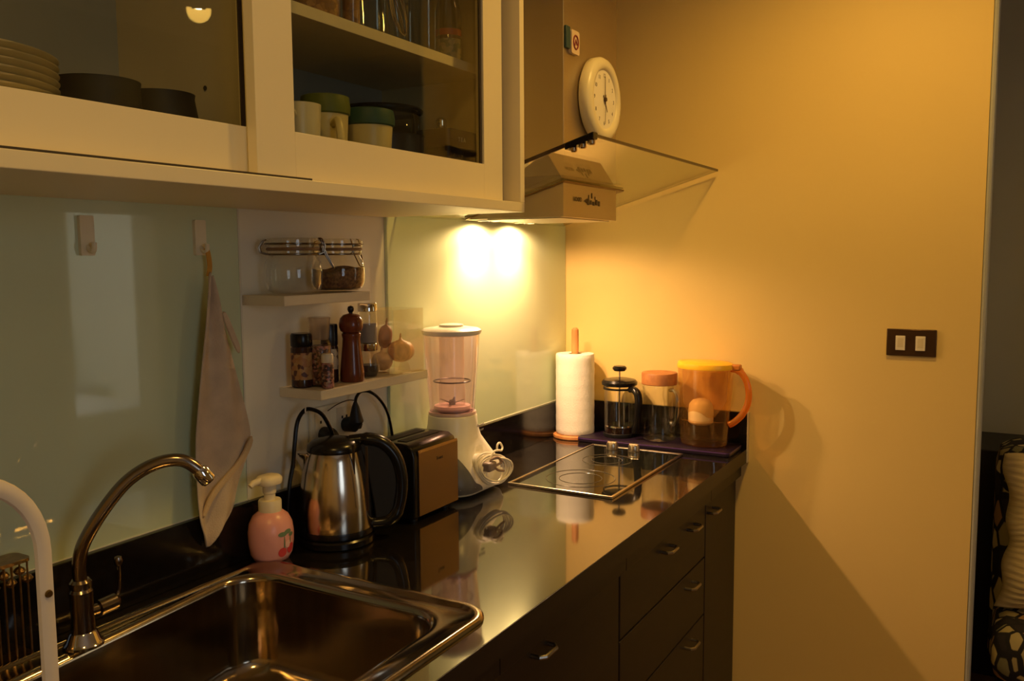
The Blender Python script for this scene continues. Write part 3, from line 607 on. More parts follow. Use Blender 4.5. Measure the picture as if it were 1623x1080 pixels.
bx = thing('clear_box', 'tall clear open glass box at the right end of the lower ledge', 'container', (-.985, -.050, Z2))
for x0, x1, y0, y1, z0, z1 in ((-.055, .055, -.046, -.0435, .003, .143), (-.055, .055, .0435, .046, .003, .143), (-.055, -.0525, -.0435, .0435, .003, .143), (.0525, .055, -.0435, .0435, .003, .143), (-.055, .055, -.046, .046, 0, .003)):
    B(x0, x1, y0, y1, z0, z1).build('glass_side' if z1 > .01 else 'glass_bottom', glass('box_glass', (.985, .985, .965), .07, .8, 2.5, .02, .012, (.8, .75, .6)), bx, smooth=False)
onion_m = mat('onion_skin', (.62, .30, .12), .45, var=.35, scale=40, stretch=(3, 3, .4), bump=.3, bscale=60)
def bulb(nm, loc, r, label, tall=1., m=onion_m, rot=(0, 0, 0), top=.35):
    t = thing(nm, label, 'vegetable', loc); t.rotation_euler = rot
    pr = [(.0005, 0)]+[(r*math.sin(PI*i/14)**.8, r*tall*(1-math.cos(PI*i/14))) for i in range(1, 12)]+[(r*.16, r*tall*2.02), (r*.08, r*tall*2.25), (.0005, r*tall*2.3)]
    L = []
    for q, z in pr: L.append([(q*(1+.03*math.cos(7*a))*math.cos(a), q*(1+.03*math.cos(7*a))*math.sin(a), z) for a in [2*PI*i/28 for i in range(28)]])
    MB().loft(L).build('bulb', m, t, ang=80)
    T([(0, 0, r*tall*2.2), (.002, .001, r*tall*2.2+r*top)], [.0028, .0012], 8).build('stem', mat('dry_stem', (.40, .22, .10), .8), t)
    return t
bulb('onion', (-.970, -.060, Z2+.0215), .030, 'round onion lying at the front of the clear box', .82)
bulb('garlic_bulb', (-1.006, -.034, Z2+.004), .0235, 'garlic bulb low down at the back left of the clear box', .9, mat('garlic_skin', (.66, .42, .22), .6, var=.2, scale=60))
bulb('shallot', (-.985, -.024, Z2+.052), .016, 'slim brown shallot with a pointed tip standing behind the onion', 1.7, mat('shallot_skin', (.36, .14, .05), .45, var=.3, scale=50), (.15, 0, 0), .6)
tag(T([(-.966, -.066, Z2+.004), (-.966, -.066, Z2+.021)], [.014, .009], 20).build('egg_cup', jar_m), 'little clear glass stand under the onion in the box', 'stand')
bpy.data.objects['egg_cup'].name = 'glass_stand'

# ------------------------------------------------------------------ hooks and towel
hookm = mat('hook_white', (.80, .72, .50), .4)
def hook(x, label):
    t = thing('adhesive_hook', label, 'hook', (x, 0, 1.477))
    MB().loft([rrect(-.012, .012, 0, .062, .003, z) for z in (0, .007)]).build('plate', hookm, t)
    p = t.children[-1]; p.rotation_euler = (PI/2, 0, 0)
    T(cr([(0, -.005, .014), (0, -.016, .007), (0, -.021, .010), (0, -.022, .020)], 5), .0042, 10).build('prong', hookm, t)
    return t
hook(-1.692, 'empty white adhesive hook on the mint glass, left one')
hook(-1.474, 'white adhesive hook on the mint glass carrying the towel')
tw = thing('tea_towel', 'limp beige tea towel hanging from the hook by a yellow loop', 'towel', (-1.474, -.018, 1.498))
T(cr([(-.002, -.002, -.008), (.001, -.004, -.016), (.004, -.004, -.04), (.003, -.001, -.058)], 5), .0042, 8, flat=.5).build('hanging_loop', mat('yellow_loop', (.62, .30, .03), .7), tw)
rows = [(1.445, -1.474, -1.466), (1.425, -1.478, -1.461), (1.40, -1.486, -1.454), (1.36, -1.494, -1.446), (1.31, -1.503, -1.430), (1.26, -1.511, -1.416), (1.21, -1.517, -1.404), (1.17, -1.522, -1.395), (1.14, -1.525, -1.391), (1.115, -1.526, -1.394), (1.09, -1.527, -1.409), (1.065, -1.528, -1.424), (1.04, -1.528, -1.431), (1.015, -1.526, -1.434), (.995, -1.522, -1.446), (.975, -1.512, -1.468), (.958, -1.503, -1.492)]
L = []; K = 24
for i, (z, a, b_) in enumerate(rows):
    row = []; wd = b_-a
    for j in range(K+1):
        s = j/K; amp = min(.011, wd*.25)
        y = -.004-amp*(.5+.5*math.sin(s*PI*3.1+.3*i*.35+.6))-.003*math.sin(s*9+i*.6)
        row.append((a+wd*s+1.474, y+.0, z-1.498+.004*math.sin(s*6+i)))
    L.append(row)
tm = MB(); vs = [p for r in L for p in r]; fs = [(i*(K+1)+j, i*(K+1)+j+1, (i+1)*(K+1)+j+1, (i+1)*(K+1)+j) for i in range(len(L)-1) for j in range(K)]
tm.add(vs, fs)
tcm = mat('towel_cotton', (.60, .48, .34), .95, var=.10, scale=25, bump=.6, bscale=350)
tm.build('cloth', tcm, tw, solid=.003, subd=1, ang=180)
fl = MB(); F = [((-1.391, 1.135), (-1.400, 1.15)), ((-1.405, 1.108), (-1.418, 1.118)), ((-1.435, 1.082), (-1.445, 1.094)), ((-1.470, 1.062), (-1.478, 1.075)), ((-1.498, 1.040), (-1.508, 1.050)), ((-1.515, 1.010), (-1.524, 1.014))]
fl.loft([[(a[0]+1.474, -.0195, a[1]-1.498), (b_[0]+1.474, -.0205, b_[1]-1.498), (b_[0]+1.474, -.012, b_[1]-1.498), (a[0]+1.474, -.012, a[1]-1.498)] for a, b_ in F])
fl.build('hem', mat('yellowish_hem', (.62, .46, .26), .9, bump=.5, bscale=300), tw, subd=1)
f2 = MB(); F = [((-1.462, 1.378), (-1.450, 1.381)), ((-1.452, 1.350), (-1.437, 1.356)), ((-1.437, 1.318), (-1.424, 1.325)), ((-1.424, 1.292), (-1.414, 1.303))]
f2.loft([[(a[0]+1.474, -.020, a[1]-1.498), (b_[0]+1.474, -.020, b_[1]-1.498), (b_[0]+1.474, -.013, b_[1]-1.498), (a[0]+1.474, -.013, a[1]-1.498)] for a, b_ in F])
f2.build('folded_corner', tcm, tw, subd=1)

# ------------------------------------------------------------------ outlet and cords
ol = thing('wall_outlet', 'white double wall outlet under the lower ledge', 'outlet', (-1.135, .008, 1.118))
B(-.068, .068, -.009, 0, -.040, .040).build('face_plate', mat('outlet_cream', (.86, .80, .60), .4), ol, bevel=.003)
for x in (-.034, .034):
    s = B(x-.024, x+.024, -.0108, -.009, -.03, .03).build('socket', mat('outlet_insert', (.80, .72, .52), .4), ol, bevel=.002)
    h = MB()
    for dx, dz in ((-.007, .008), (.007, .008), (0, -.008)): h.box(x+dx-.0022, x+dx+.0022, -.0114, -.0106, dz-.003, dz+.003)
    h.build('pin_hole', mat('hole_black', (.002, .002, .002), .8), s, smooth=False)
kp = thing('kettle_plug', 'black plug and looped cable of the kettle in the outlet', 'plug', (-1.169, -.0035, 1.100))
T([(0, 0, 0), (-.004, -.020, -.003), (-.010, -.032, -.006), (-.016, -.042, -.006)], [.016, .019, .017, .008], 14).build('plug_body', blackmat_m, kp)
T(cr([(-.018, -.044, -.004), (-.028, -.044, .020), (-.045, -.040, .050), (-.065, -.036, .064), (-.090, -.034, .068), (-.112, -.034, .048), (-.122, -.034, .005), (-.126, -.032, -.035), (-.131, -.026, -.075), (-.133, -.020, -.13), (-.133, -.018, -.183), (-.13, -.024, -.1955)], 6), .0042, 8).build('cable', black_m, kp)
T(cr([(-.094, -.0385, .064), (-.094, -.0385, .070), (-.090, -.0355, .0735), (-.0875, -.031, .069), (-.0885, -.0315, .062), (-.0915, -.036, .0625), (-.094, -.0385, .065)], 4), .0014, 6).build('cable_tie', white_m, kp)
tp_ = thing('toaster_plug', 'tall black plug with arched cable of the toaster in the outlet', 'plug', (-1.098, -.0035, 1.108))
T([(0, 0, 0), (0, -.020, .002), (.000, -.030, .012), (-.002, -.030, .042), (-.002, -.030, .052)], [.016, .018, .016, .008, .004], 14).build('plug_body', blackmat_m, tp_)
T(cr([(-.002, -.030, .048), (.002, -.030, .062), (.018, -.030, .072), (.045, -.032, .068), (.075, -.034, .048), (.105, -.033, .012), (.135, -.022, -.045), (.150, -.017, -.12), (.14, -.016, -.19), (.12, -.016, -.2035)], 6), .0034, 8).build('cable', black_m, tp_)
LA([(.0005, -.010), (.009, -.009), (.012, 0), (.009, .009), (.0005, .010)], (.012, -.022), 14).build('plug_grip', blackmat_m, tp_)
T(cr([(-.070, -.012, .042), (-.045, -.016, .052), (-.02, -.024, .058), (-.004, -.03, .056)], 4), .0012, 6).build('thin_wire', mat('brown_wire', (.08, .04, .02), .5), tp_)

# ------------------------------------------------------------------ wall cabinet
wc = thing('wall_cabinet', 'cream wall cabinet with two sliding glass doors above the sink', 'cabinet', (-1.69, 0, 1.5637))
XL, XR, TOP = -.76, .762, .70   # local
B(XL, XR, -.360, .006, 0, .020).build('bottom_panel', cab_m, wc, smooth=False, bevel=.0012)
B(XR-.018, XR, -.360, .006, .020, TOP).build('side_panel', cab_m, wc, smooth=False, bevel=.0008)
B(XL, XL+.018, -.360, .006, .020, TOP).build('side_panel', cab_m, wc, smooth=False, bevel=.0008)
B(XL+.018, XR-.018, -.360, .006, TOP-.018, TOP).build('top_panel', cab_m, wc, smooth=False)
B(XL+.018, XR-.018, -.004, .006, .020, TOP-.018).build('back_panel', cabback_m, wc, smooth=False)
B(.070, .092, -.285, -.004, .020, TOP-.018).build('divider', cabin_m, wc, smooth=False)
B(.092, XR-.018, -.280, -.004, .2815, .3005).build('shelf', mat('cabinet_shelf_board', (.62, .54, .33), .45), wc, smooth=False, bevel=.0008)
B(XR-.0195, XR-.018, -.300, -.004, .020, TOP-.018).build('inner_lining', mat('inner_lining', (.50, .42, .24), .5), wc, smooth=False)
pins = mat('pin_hole_dark', (.03, .02, .01), .6)
for zz in (.16, .46):
    for (xx, yy) in ((.0695, -.20), (.0695, -.10), (XR-.020, -.22), (XR-.020, -.08)): T([(xx, yy, zz), (xx-.001, yy, zz)], .0035, 10).build('pin_hole', pins, wc)
def door(x0, x1, y, label, gl, gr, gb=.092):
    z0, z1 = .0205, TOP-.02; m = MB(); yt = y+.018
    m.box(x0, gl, y, yt, z0, z1); m.box(gr, x1, y, yt, z0, z1); m.box(gl, gr, y, yt, z0, gb); m.box(gl, gr, y, yt, z1-.06, z1)
    d_ = m.build('sliding_door', cab_m, wc, smooth=False, bevel=.0006)
    B(gl, gr, y+.007, y+.011, gb, z1-.06).build('door_glass', doorglass_m, d_, smooth=False)
    s_ = MB(); s_.box(gr-.008, gr-.0015, y+.004, y+.007, gb, z1-.06); s_.build('glass_bead', mat('dark_bead', (.03, .02, .012), .3), d_, smooth=False)
    return d_
door(.042, .722, -.330, 'right', .118, .650)
door(-.741, .110, -.3085, 'left', -.66, .049)
B(XL+.019, XR-.0195, -.3315, -.3305, .0205, .0225)
# dark strip standing in for shading along the lip under the left door
B(XL+.02, .120, -.3592, -.345, .0198, .0226).build('lip_shade_strip', mat('lip_shade', (.05, .035, .015), .6), wc, smooth=False)

# contents: left compartment
FZ = 1.5842
plate_m = mat('cream_plate', (.62, .52, .26), .3)
g = 'cream plates stacked at the left of the cabinet'
for k in range(13):
    o = LA([(.05, 0), (.055, .002), (.085, .006), (.128, .016), (.129, .018), (.085, .0085), (.0005, .004)], n=48).build('dinner_plate', plate_m, None, ang=60)
    o.location = (-1.985, -.170, FZ+.0088*k); tag(o, 'cream dinner plate, '+('topmost', 'second from the top', 'third from the top', 'fourth from the top', 'fifth from the top', 'sixth from the top', 'exactly in the middle', 'sixth from the bottom', 'fifth from the bottom', 'fourth from the bottom', 'third from the bottom', 'second from the bottom', 'lowest')[12-k]+' of the stack in the cabinet', 'plate', g)
bowl_m = mat('black_bowl_glaze', (.004, .003, .0035), .6)
for x, y, r, lb in ((-1.802, -.205, .052, 'black bowl right beside the cream plates behind the left door'), (-1.700, -.200, .045, 'black bowl nearest the divider behind the left door')):
    b = MB(); rw = LA([(.030, 0), (.034, .004), (.055, .05), (r, .112), (r+.001, .118), (r-.004, .118), (.050, .05), (.0005, .010)], n=40).build('bowl', bowl_m, None, ang=60); rw.scale = (1 if x < -1.75 else .7,)*2+(1,)
    rw.location = (x, y, FZ); tag(rw, lb, 'bowl')
    if x > -1.75: rw.scale = (1, 1, 1)

# contents: right compartment
def mug(x, y, r, h, m, label, lid=None, lm=None, ha=None, name='mug'):
    t = thing(name, label, 'mug', (x, y, FZ))
    LA([(r*.78, 0), (r*.82, .003), (r*.98, h*.9), (r, h), (r*.93, h), (r*.75, .008), (.0005, .008)], n=40).build('cup', m, t, ang=60)
    if lid: LA([(r*1.02, h-.002), (r*1.08, h), (r*1.10, h+.012), (r*1.04, h+lid), (r*.9, h+lid+.002), (.0005, h+lid+.002)], n=40).build('silicone_lid', lm, t)
    if ha is not None:
        u = Vector((math.cos(ha), math.sin(ha), 0)); T(cr([u*(r*.93)+Vector((0, 0, h*.84)), u*(r+.020)+Vector((0, 0, h*.86)), u*(r+.031)+Vector((0, 0, h*.6)), u*(r+.024)+Vector((0, 0, h*.34)), u*(r*.86)+Vector((0, 0, h*.27))], 6), .0055, 10, flat=1.2).build('handle', m, t)
    return t
wm = mat('white_mug_glaze', (.66, .60, .40), .3); cm = mat('cream_mug_glaze', (.62, .52, .24), .35)
mug(-1.492, -.262, .036, .128, wm, 'white mug at the left edge behind the right glass door', ha=math.radians(-150))
mug(-1.398, -.235, .0385, .128, cm, 'cream mug with an olive green lid and side handle', .028, mat('olive_lid', (.10, .13, .012), .5), math.radians(-118))
mug(-1.290, -.240, .0430, .122, cm, 'wider cream mug with a dark teal lid', .026, mat('teal_lid', (.018, .075, .050), .5), None)
mug(-1.405, -.110, .045, .185, mat('brown_mug_glaze', (.14, .10, .055), .4), 'dull brown mug standing behind the white mug')
pot = thing('glass_lid_pot', 'dark pot with a glass lid behind the teal-lidded mug', 'pot', (-1.152, -.160, FZ))
LA([(.074, 0), (.082, .006), (.083, .12), (.085, .124), (.080, .124), (.0005, .122)], n=48).build('pot_body', mat('navy_pot', (.012, .010, .016), .3), pot)
LA([(.078, .124), (.077, .160), (.070, .178), (.0005, .182)], n=48).build('glass_lid', glass('dark_lid_glass', (.5, .48, .42), .10, .6, 3.), pot)
LA([(.083, .170), (.084, .174), (.080, .178), (.076, .178), (.076, .172)], n=48, cap0=False, cap1=False).build('lid_rim', black_m, pot)
db = thing('storage_tin', 'dark rectangular tin at the right end of the cabinet floor', 'tin', (-1.004, -.215, FZ))
MB().loft([rrect(-.058, .050, -.045, .045, .008, z) for z in (0, .145)]).build('tin_body', mat('dark_tin', (.02, .012, .010), .45, var=.2), db)
MB().loft([rrect(-.0595, .0515, -.0465, .0465, .009, z) for z in (.110, .146)]).build('tin_lid', mat('dark_tin_lid', (.04, .022, .016), .4, var=.15), db)
text('T E A', .012, mat('tin_print', (.30, .28, .26), .4), db, (-.012, -.0470, .126), (PI/2, 0, 0), 'lettering')
g_ = LA([(.009, 0), (.011, .003), (.011, .020), (.008, .024), (.0005, .024)], n=20).build('metal_cap', chrome_m, None); g_.location = (-1.036, -.225, FZ+.1465)
tag(g_, 'tiny shiny metal cap standing on the dark tin', 'cap')

SZ = 1.5637+.3010
def tumbler(x, y, r, h, label, fill=None, name='drinking_glass', cat='glass'):
    t = thing(name, label, cat, (x, y, SZ))
    LA([(r*.82, 0), (r*.86, .002), (r, h)], n=32, cap1=False).build('glass_wall', jar_m, t)
    LA([(.0005, .003), (r*.8, .003), (r*.8, .012), (.0005, .012)], n=32).build('glass_foot', clear_m, t)
    if fill: LA([(.0005, .004), (r*.82, .005), (r*.92, h*.8), (.0005, h*.8)], n=32).build('contents', fill, t)
    return t
grain = spotted('brown_cereal', (.14, .06, .015), [(.34, .17, .04), (.24, .11, .03), (.42, .22, .06)], 90, 0, .04, .6)
tumbler(-1.400, -.205, .062, .24, 'large glass jar of brown cereal at the left of the upper cabinet shelf', grain, 'cereal_jar', 'jar')
tumbler(-1.318, -.23, .018, .20, 'narrow glass tube of brown grain beside the cereal jar', grain, 'grain_tube', 'jar')
tumbler(-1.262, -.235, .032, .13, 'clear tumbler right of the cereal jar on the cabinet shelf')
tumbler(-1.190, -.225, .033, .13, 'clear tumbler in the middle of the cabinet shelf, behind the whisk')
tumbler(-1.100, -.235, .030, .17, 'tall clear glass left of the bottle on the cabinet shelf')
tumbler(-1.045, -.150, .030, .17, 'tall clear glass at the back of the cabinet shelf')
wh = thing('wire_whisk', 'metal wire whisk leaning among the tumblers in the cabinet', 'whisk', (-1.215, -.272, SZ+.003)); wh.rotation_euler = (0, math.radians(-24), 0)
b = MB()
for k in range(4):
    a = PI*k/4; u = Vector((math.cos(a)*.018, math.sin(a)*.010, 0))
    b.tube(cr([Vector((0, 0, .12)), u*.7+Vector((0, 0, .085)), u+Vector((0, 0, .04)), Vector((0, 0, .008)), -u+Vector((0, 0, .04)), -u*.7+Vector((0, 0, .085)), Vector((0, 0, .12))], 4), .0010, 6)
b.build('wires', chrome_m, wh); T([(0, 0, .12), (0, 0, .22)], .006, 12).build('handle', dchrome_m, wh)
bt = thing('glass_bottle', 'slim bottle with a red band at the right end of the cabinet shelf', 'bottle', (-.990, -.215, SZ))
LA([(.024, 0), (.027, .003), (.027, .11), (.022, .135), (.012, .165), (.012, .20)], n=32).build('bottle_body', glass('olive_bottle', (.75, .72, .55), .08, .6, 3, .03, .15, (.35, .28, .12)), bt)
LA([(.0274, .062), (.0274, .075)], n=32, cap0=False, cap1=False).build('red_band', mat('red_band', (.40, .06, .02), .4), bt)
LA([(.0274, .015), (.0274, .055)], n=32, cap0=False, cap1=False).build('label', spotted('bottle_label', (.25, .22, .10), [(.3, .26, .12), (.15, .16, .08), (.35, .3, .15)], 120, 0, .05), bt)

# ------------------------------------------------------------------ cooker hood
hd_ = thing('cooker_hood', 'steel chimney cooker hood with tilted glass canopy over the hob', 'cooker hood', (-.46, 0, 1.568))
def gz(y): return (1.714-(y+.5)*.295)-1.568
B(-.162, .162, -.300, .006, .10, .985).build('chimney', chimney_m, hd_, smooth=False, bevel=.0015)
MB().prism([(-.300, 0), (-.300, gz(-.3)-.004), (-.30, gz(-.3)-.004), (-.012, gz(-.012)-.002), (-.012, 0)][:2]+[(-.014, gz(-.014)-.003), (-.014, 0)], 'x', -.164, .164).build('motor_box', chimney_m, hd_, smooth=False, bevel=.001)
MB().prism([(-.306, gz(-.306)-.0055), (-.306, gz(-.306)-.002), (-.02, gz(-.02)-.002), (-.02, gz(-.02)-.0055)], 'x', -.170, .205).build('mounting_flange', mat('bronze_flange', (.25, .16, .08), .35, 1.), hd_, smooth=False)
MB().prism([(-.4995, gz(-.4995)), (-.4995, gz(-.4995)+.006), (-.001, gz(-.001)+.006), (-.001, gz(-.001))], 'x', -.436, .443).build('glass_canopy', hoodglass_m, hd_, smooth=False)
et = mat('dark_glass_edge', (.045, .022, .010), .2)
MB().prism([(-.502, gz(-.502)), (-.502, gz(-.502)+.006), (-.4995, gz(-.4995)+.006), (-.4995, gz(-.4995))], 'x', -.4385, .4435).build('glass_edge', et, hd_, smooth=False)
MB().prism([(-.4995, gz(-.4995)-.001), (-.4995, gz(-.4995)+.0075), (-.001, gz(-.001)+.0075), (-.001, gz(-.001)-.001)], 'x', -.4405, -.436).build('glass_edge', et, hd_, smooth=False)
MB().prism([(-.4995, gz(-.4995)+.001), (-.4995, gz(-.4995)+.005), (-.001, gz(-.001)+.005), (-.001, gz(-.001)+.001)], 'x', .443, .4440).build('glass_edge', mat('pale_edge', (.45, .30, .12), .2), hd_, smooth=False)
cpn = MB().prism([(-.505, gz(-.505)-.006), (-.505, gz(-.505)+.008), (-.440, gz(-.44)+.008), (-.440, gz(-.44)-.006)], 'x', -.442, -.418).build('control_panel', black_m, hd_, smooth=False, bevel=.002)
for y in (-.455, -.476, -.496):
    LA([(.008, 0), (.008, -.007), (.006, -.009), (.0005, -.0092)], (-.430, y), 16).build('push_button', mat('button_chrome', (.5, .36, .2), .2, 1.), cpn)
    cpn.children[-1].location.z = gz(y)-.006
B(-.150, .150, -.285, -.075, -.003, 0).build('grease_filter', brushed('filter_steel', (.5, .45, .36), .4, (300, 3, 3)), hd_, smooth=False)
for x in (-.101, .093):
    ln = LA([(.032, 0), (.032, -.003), (.029, -.004), (.027, -.002)], (x, -.050), 32, cap1=False).build('lamp_ring', chrome_m, hd_)
    LA([(.026, -.0015), (.0005, -.0018)], (x, -.050), 24, cap0=False, cap1=False).build('lamp_lens', mat('halogen_lens', (.9, .8, .6), .4, emit=((1, .72, .34), 12)), ln)
    lamp('halogen_light', 'SPOT', (x, -.050, -.008), HOOD_W, HALO, parent=hd_, radius=.009, angle=172, blend=.35)
    lamp('halogen_beam', 'SPOT', (x, -.046, -.008), HOOD_W*2.6, HALO, parent=hd_, radius=.012, angle=128, blend=1.0, rot=(math.radians(-12), 0, 0))
text('HOOD', .016, mat('faint_print', (.10, .06, .02), .5), hd_, (-.085, -.3012, .045), (PI/2, 0, 0), 'lettering')
b = MB()
for k in range(5): b.box(-.026+.017*k, -.016+.017*k, -.3016, -.3004, .034+.002*(k % 2), .050-.003*(k % 3))
b.prism([(-.045, .044), (-.030, .050), (-.030, .038)], 'y', -.3016, -.3004); b.box(-.02, -.016, -.3014, -.3006, .050, .060); b.box(.0, .004, -.3014, -.3006, .052, .066); b.box(.02, .023, -.3014, -.3006, .05, .058)
b.build('emblem', mat('emblem_dark', (.04, .02, .01), .4), hd_, smooth=False)

# magnets and clock on the chimney
mg = tag(B(-.011, .011, -.006, 0, -.026, .026).build('fridge_magnet', mat('teal_magnet', (.02, .06, .06), .4), None, bevel=.001), 'dark teal square magnet on the left edge of the hood chimney', 'magnet'); mg.location = (-.608, -.3005, 1.997)
m2 = thing('fridge_magnet', 'pale square magnet with red design on the hood chimney', 'magnet', (-.574, -.3005, 1.990))
MB().loft([[(p[0], -z, p[1]) for p in [(q[0], q[1]) for q in rrect(-.022, .022, -.028, .028, .006, 0)]] for z in (0, .009)]).build('tile', mat('cream_tile', (.70, .52, .32), .4), m2, ang=50)
T([(.013*math.cos(2*PI*i/24), -.0094, .016*math.sin(2*PI*i/24)) for i in range(24)], .0022, 6, closed=True).build('design', mat('maroon_print', (.22, .03, .03), .4), m2)
T([(-.006, -.0094, -.008), (0, -.0094, .006), (.007, -.0094, -.006)], .002, 6).build('design', MATS['maroon_print'], m2)
ck = thing('wall_clock', 'round cream clock showing five on the hood chimney', 'clock', (-.440, -.3005, 1.872)); 
def disc(prof, n=56): return MB().loft([[(r*math.cos(2*PI*i/n), -y, r*math.sin(2*PI*i/n)) for i in range(n)] for r, y in prof])
disc([(.100, 0), (.106, .004), (.106, .022), (.101, .030), (.088, .034), (.078, .032), (.074, .026), (.074, .024)]).build('case', mat('clock_cream', (.78, .68, .42), .35, var=.01), ck, ang=60)
disc([(.074, .0235), (.074, .0262)]).build('dial', mat('dial_white', (.84, .76, .58), .5, var=.01), ck)
ink = mat('clock_ink', (.06, .03, .015), .5)
for h in range(1, 13):
    a = PI/2-2*PI*h/12; text(str(h), .014, ink, ck, (.060*math.cos(a), -.0265, .060*math.sin(a)), (PI/2, 0, 0), 'numeral', .0002)
def hand(ang, ln, wd, nm, y):
    u = Vector((math.sin(ang), 0, math.cos(ang))); v = Vector((u.z, 0, -u.x)); Y = Vector((0, y, 0))
    P = [u*-.012+v*wd, u*-.012-v*wd, u*ln-v*wd*.4, u*ln+v*wd*.4]
    MB().loft([[p+Y for p in P], [p+Y+Vector((0, -.0008, 0)) for p in P]]).build(nm, ink, ck, smooth=False)
hand(0, .058, .0016, 'minute_hand', -.0290); hand(math.radians(150), .034, .0020, 'hour_hand', -.0275); hand(math.radians(183), .062, .0008, 'second_hand', -.0305)
disc([(.005, .027), (.005, .033), (.0005, .0335)], 16).build('hub', ink, ck)

# ------------------------------------------------------------------ light switch
sw = thing('light_switch', 'dark bronze switch plate with two white rockers on the cream wall', 'light switch', (0, -1.031, 1.234))
B(-.008, 0, -.061, .061, -.036, .036).build('plate', mat('bronze_plate', (.11, .065, .04), .32, .85, var=.1), sw, bevel=.002)
for y in (.026, -.023):
    k = B(-.0125, -.008, y-.012, y+.012, -.021, .018).build('rocker', mat('rocker_white', (.80, .72, .56), .35), sw, bevel=.0012)
    B(-.0130, -.0124, y-.007, y+.007, -.013, .012).build('rocker_insert', mat('rocker_insert', (.70, .60, .40), .4), k, smooth=False)

# ------------------------------------------------------------------ sofa corner
leaf_m = spotted('pebble_print_fabric', (.010, .008, .012), [(.60, .48, .22), (.02, .014, .02), (.42, .24, .10), (.22, .20, .10), (.70, .58, .30), (.03, .02, .02), (.40, .33, .16)], 24, .10, .135, .85, (1, 1, .55))
sf = thing('sofa', 'sofa in black fabric with cream pebble print past the wall corner', 'sofa', (.62, -1.93, 0))
def cush(x0, x1, y0, y1, z0, z1, r=.05):
    return MB().loft([rrect(x0+r*.6, x1-r*.6, y0+r*.6, y1-r*.6, r*.7, z0), rrect(x0+r*.15, x1-r*.15, y0+r*.15, y1-r*.15, r, z0+r*.3), rrect(x0, x1, y0, y1, r, z0+r), rrect(x0, x1, y0, y1, r, z1-r), rrect(x0+r*.15, x1-r*.15, y0+r*.15, y1-r*.15, r, z1-r*.3), rrect(x0+r*.6, x1-r*.6, y0+r*.6, y1-r*.6, r*.7, z1)])
cush(-.10, .16, -.69, .69, .12, .865, .07).build('backrest', leaf_m, sf, ang=70)
cush(-.48, -.08, -.68, .68, .26, .415, .06).build('seat_cushion', leaf_m, sf, ang=70)
B(-.45, .12, -.66, .66, .06, .26).build('seat_base', mat('sofa_black', (.012, .010, .012), .9), sf, bevel=.01)
for x in (-.40, .08):
    for y in (-.6, .6): B(x-.025, x+.025, y-.025, y+.025, 0, .06).build('leg', black_m, sf, smooth=False)
pw = thing('pleated_cushion', 'cream cushion with horizontal pleats propped on the sofa', 'cushion', (.385, -1.487, .648)); pw.rotation_euler = (0, math.radians(10), 0)
L = []; n = 44; NR = 90
for i in range(NR+1):
    t = -1+2*i/NR; zz = t*.225
    pinch = 1-.10*(1-t*t)-0; th = .075*(1-abs(t)**3.2)**.5+.006
    w_ = .23*(.90+.10*abs(t)**1.5)
    rip = .004*math.sin(i*1.75)
    row = []
    for j in range(n):
        a = 2*PI*j/n; cx, sy = math.cos(a), math.sin(a)
        row.append(((th+rip)*math.copysign(abs(cx)**.8, cx), w_*math.copysign(abs(sy)**.6, sy)+.006*math.sin(i*.23+j*.2), zz+.006*math.sin(sy*5+i*.12)))
    L.append(row)
MB().loft(L).build('cover', mat('cream_pleats', (.62, .50, .27), .85, var=.12, scale=18, stretch=(1, 1, 12)), pw, ang=80)
tag(B(.80, 1.15, -1.34, -.75, 0, .80).build('dark_block', mat('black_brown', (.010, .007, .006), .5), None, smooth=False, bevel=.004), 'black block in the gap between the wall corner and sofa', 'cabinet')  # plain dark block filling the gap beside the sofa

# ------------------------------------------------------------------ far room, seen as a reflection in the splashback
bd_ = thing('bed', 'low white bed in the bright far room mirrored in the mint glass', 'bed', (.62, -4.05, 0))
MB().loft([rrect(-.5, .5, -.6, .6, .05, z) for z in (.04, .30)]).build('bed_base', mat('bed_base_grey', (.35, .34, .32), .8), bd_)
cush(-.5, .5, -.6, .6, .30, .56, .06).build('mattress', mat('bed_linen', (.80, .80, .78), .9), bd_, ang=70)
cush(-.35, .35, -.56, -.2, .56, .70, .05).build('pillow', MATS['bed_linen'], bd_, ang=70)
sh2 = tag(B(.75, 1.3, -6.48, -6.25, 1.18, 1.21).build('wall_shelf', white_m, None, smooth=False), 'white shelf on the far room wall mirrored in the mint glass', 'shelf')
for k in range(7):
    h = .16+.05*random.random(); o = B(0, .035, 0, .15, 0, h).build('book', mat('book_%d' % k, [(.2, .3, .35), (.35, .4, .4), (.5, .45, .35), (.15, .25, .3), (.4, .3, .2), (.3, .35, .4), (.5, .5, .45)][k], .6), None, smooth=False)
    o.location = (.78+.045*k, -6.44, 1.2105); tag(o, ('dull blue', 'pale teal', 'sand coloured', 'dark teal', 'brown', 'grey blue', 'off-white')[k]+' book on the far room shelf mirrored in the mint glass', 'book', 'books on the far room shelf')
ac = thing('armchair', 'pale rounded armchair in the far room mirrored in the mint glass', 'armchair', (1.75, -5.7, 0))
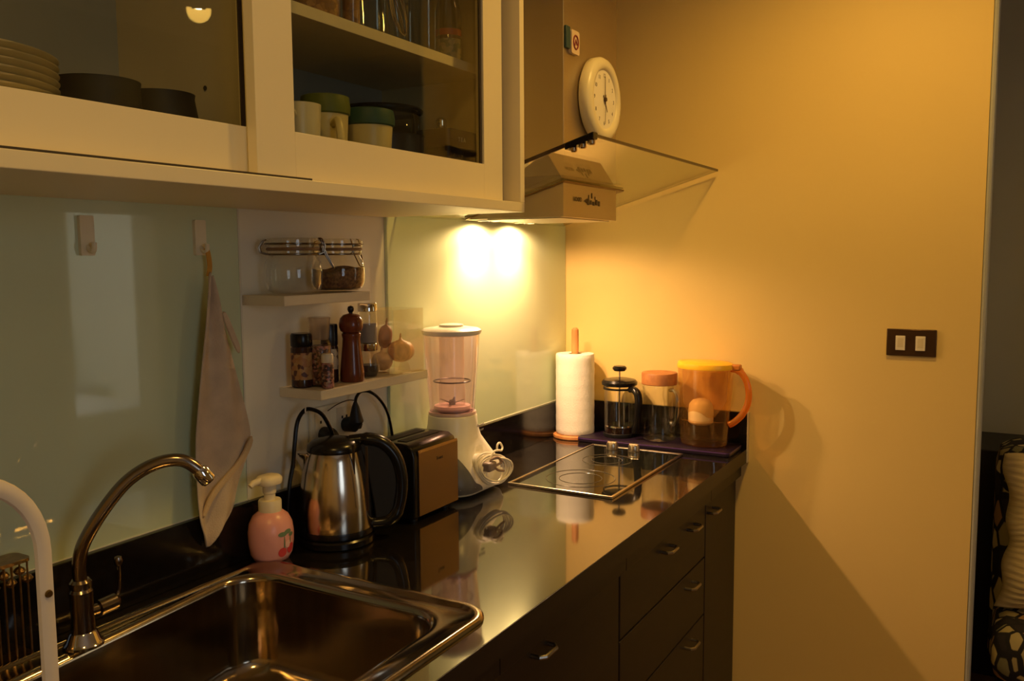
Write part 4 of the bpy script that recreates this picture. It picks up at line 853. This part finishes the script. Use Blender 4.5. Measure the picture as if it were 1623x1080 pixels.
MB().loft([rrect(-.32, .32, -.3, .3, .1, z) for z in (.05, .42)]).build('seat', mat('pale_upholstery', (.5, .5, .48), .9), ac)
MB().prism([(-.34, .4), (-.34, .8), (-.28, .92), (-.15, .98), (.15, .98), (.28, .92), (.34, .8), (.34, .4)], 'y', -.30, -.18).build('backrest', MATS['pale_upholstery'], ac, bevel=.02)
ST(B(.13, .17, RY-.16, RY+.02, 0, 2.05), 'trim_5', white_m, smooth=False)
ST(B(.68, .72, RY-.16, RY+.02, 0, 2.05), 'trim_6', white_m, smooth=False)
dr = MB().box(-.0, .04, -.55, 0, .01, 2.03).build('door_1', white_m, None, smooth=False, bevel=.003); dr.location = (.20, RY-.13, 0); dr.rotation_euler = (0, 0, math.radians(18)); dr['kind'] = 'structure'
LA([(.02, 0), (.024, .01), (.012, .03), (.0005, .031)], n=20).build('door_handle', chrome_m, dr)
dr.children[-1].location = (.04, -.48, 1.0); dr.children[-1].rotation_euler = (0, PI/2, 0)
tag(B(-.25, .58, -2.35, -2.05, 0, .80).build('console_table', mat('brown_console', (.05, .035, .02), .5), None, smooth=False, bevel=.005), 'low dark console opposite the kitchen, outside the picture', 'cabinet') if False else None

# ------------------------------------------------------------------ ceiling downlights
def downlight(x, y, e, label, r=.06):
    t = thing('ceiling_downlight', label, 'ceiling light', (x, y, CZ-.0005))
    LA([(.030, 0), (.030, -.006), (.022, -.008), (.0175, -.003)], n=28, cap1=False).build('trim_ring', white_m, t)
    LA([(.017, -.0025), (.0005, -.003)], n=24, cap0=False, cap1=False).build('lens', mat('warm_lens', (1, .9, .7), .4, emit=((1, .76, .42), 140)), t)
    lamp('downlight_source', 'SPOT', (0, 0, -.012), e, WARM, parent=t, radius=r, angle=165, blend=.8)
downlight(.145, -2.43, CEIL_W*.45, 'ceiling downlight near the sofa', .05)
downlight(-.68, -1.0, CEIL_W, 'ceiling downlight over the hob end of the aisle', .07)
downlight(-2.35, -.98, CEIL_W*.62, 'ceiling downlight over the sink end of the aisle', .07)
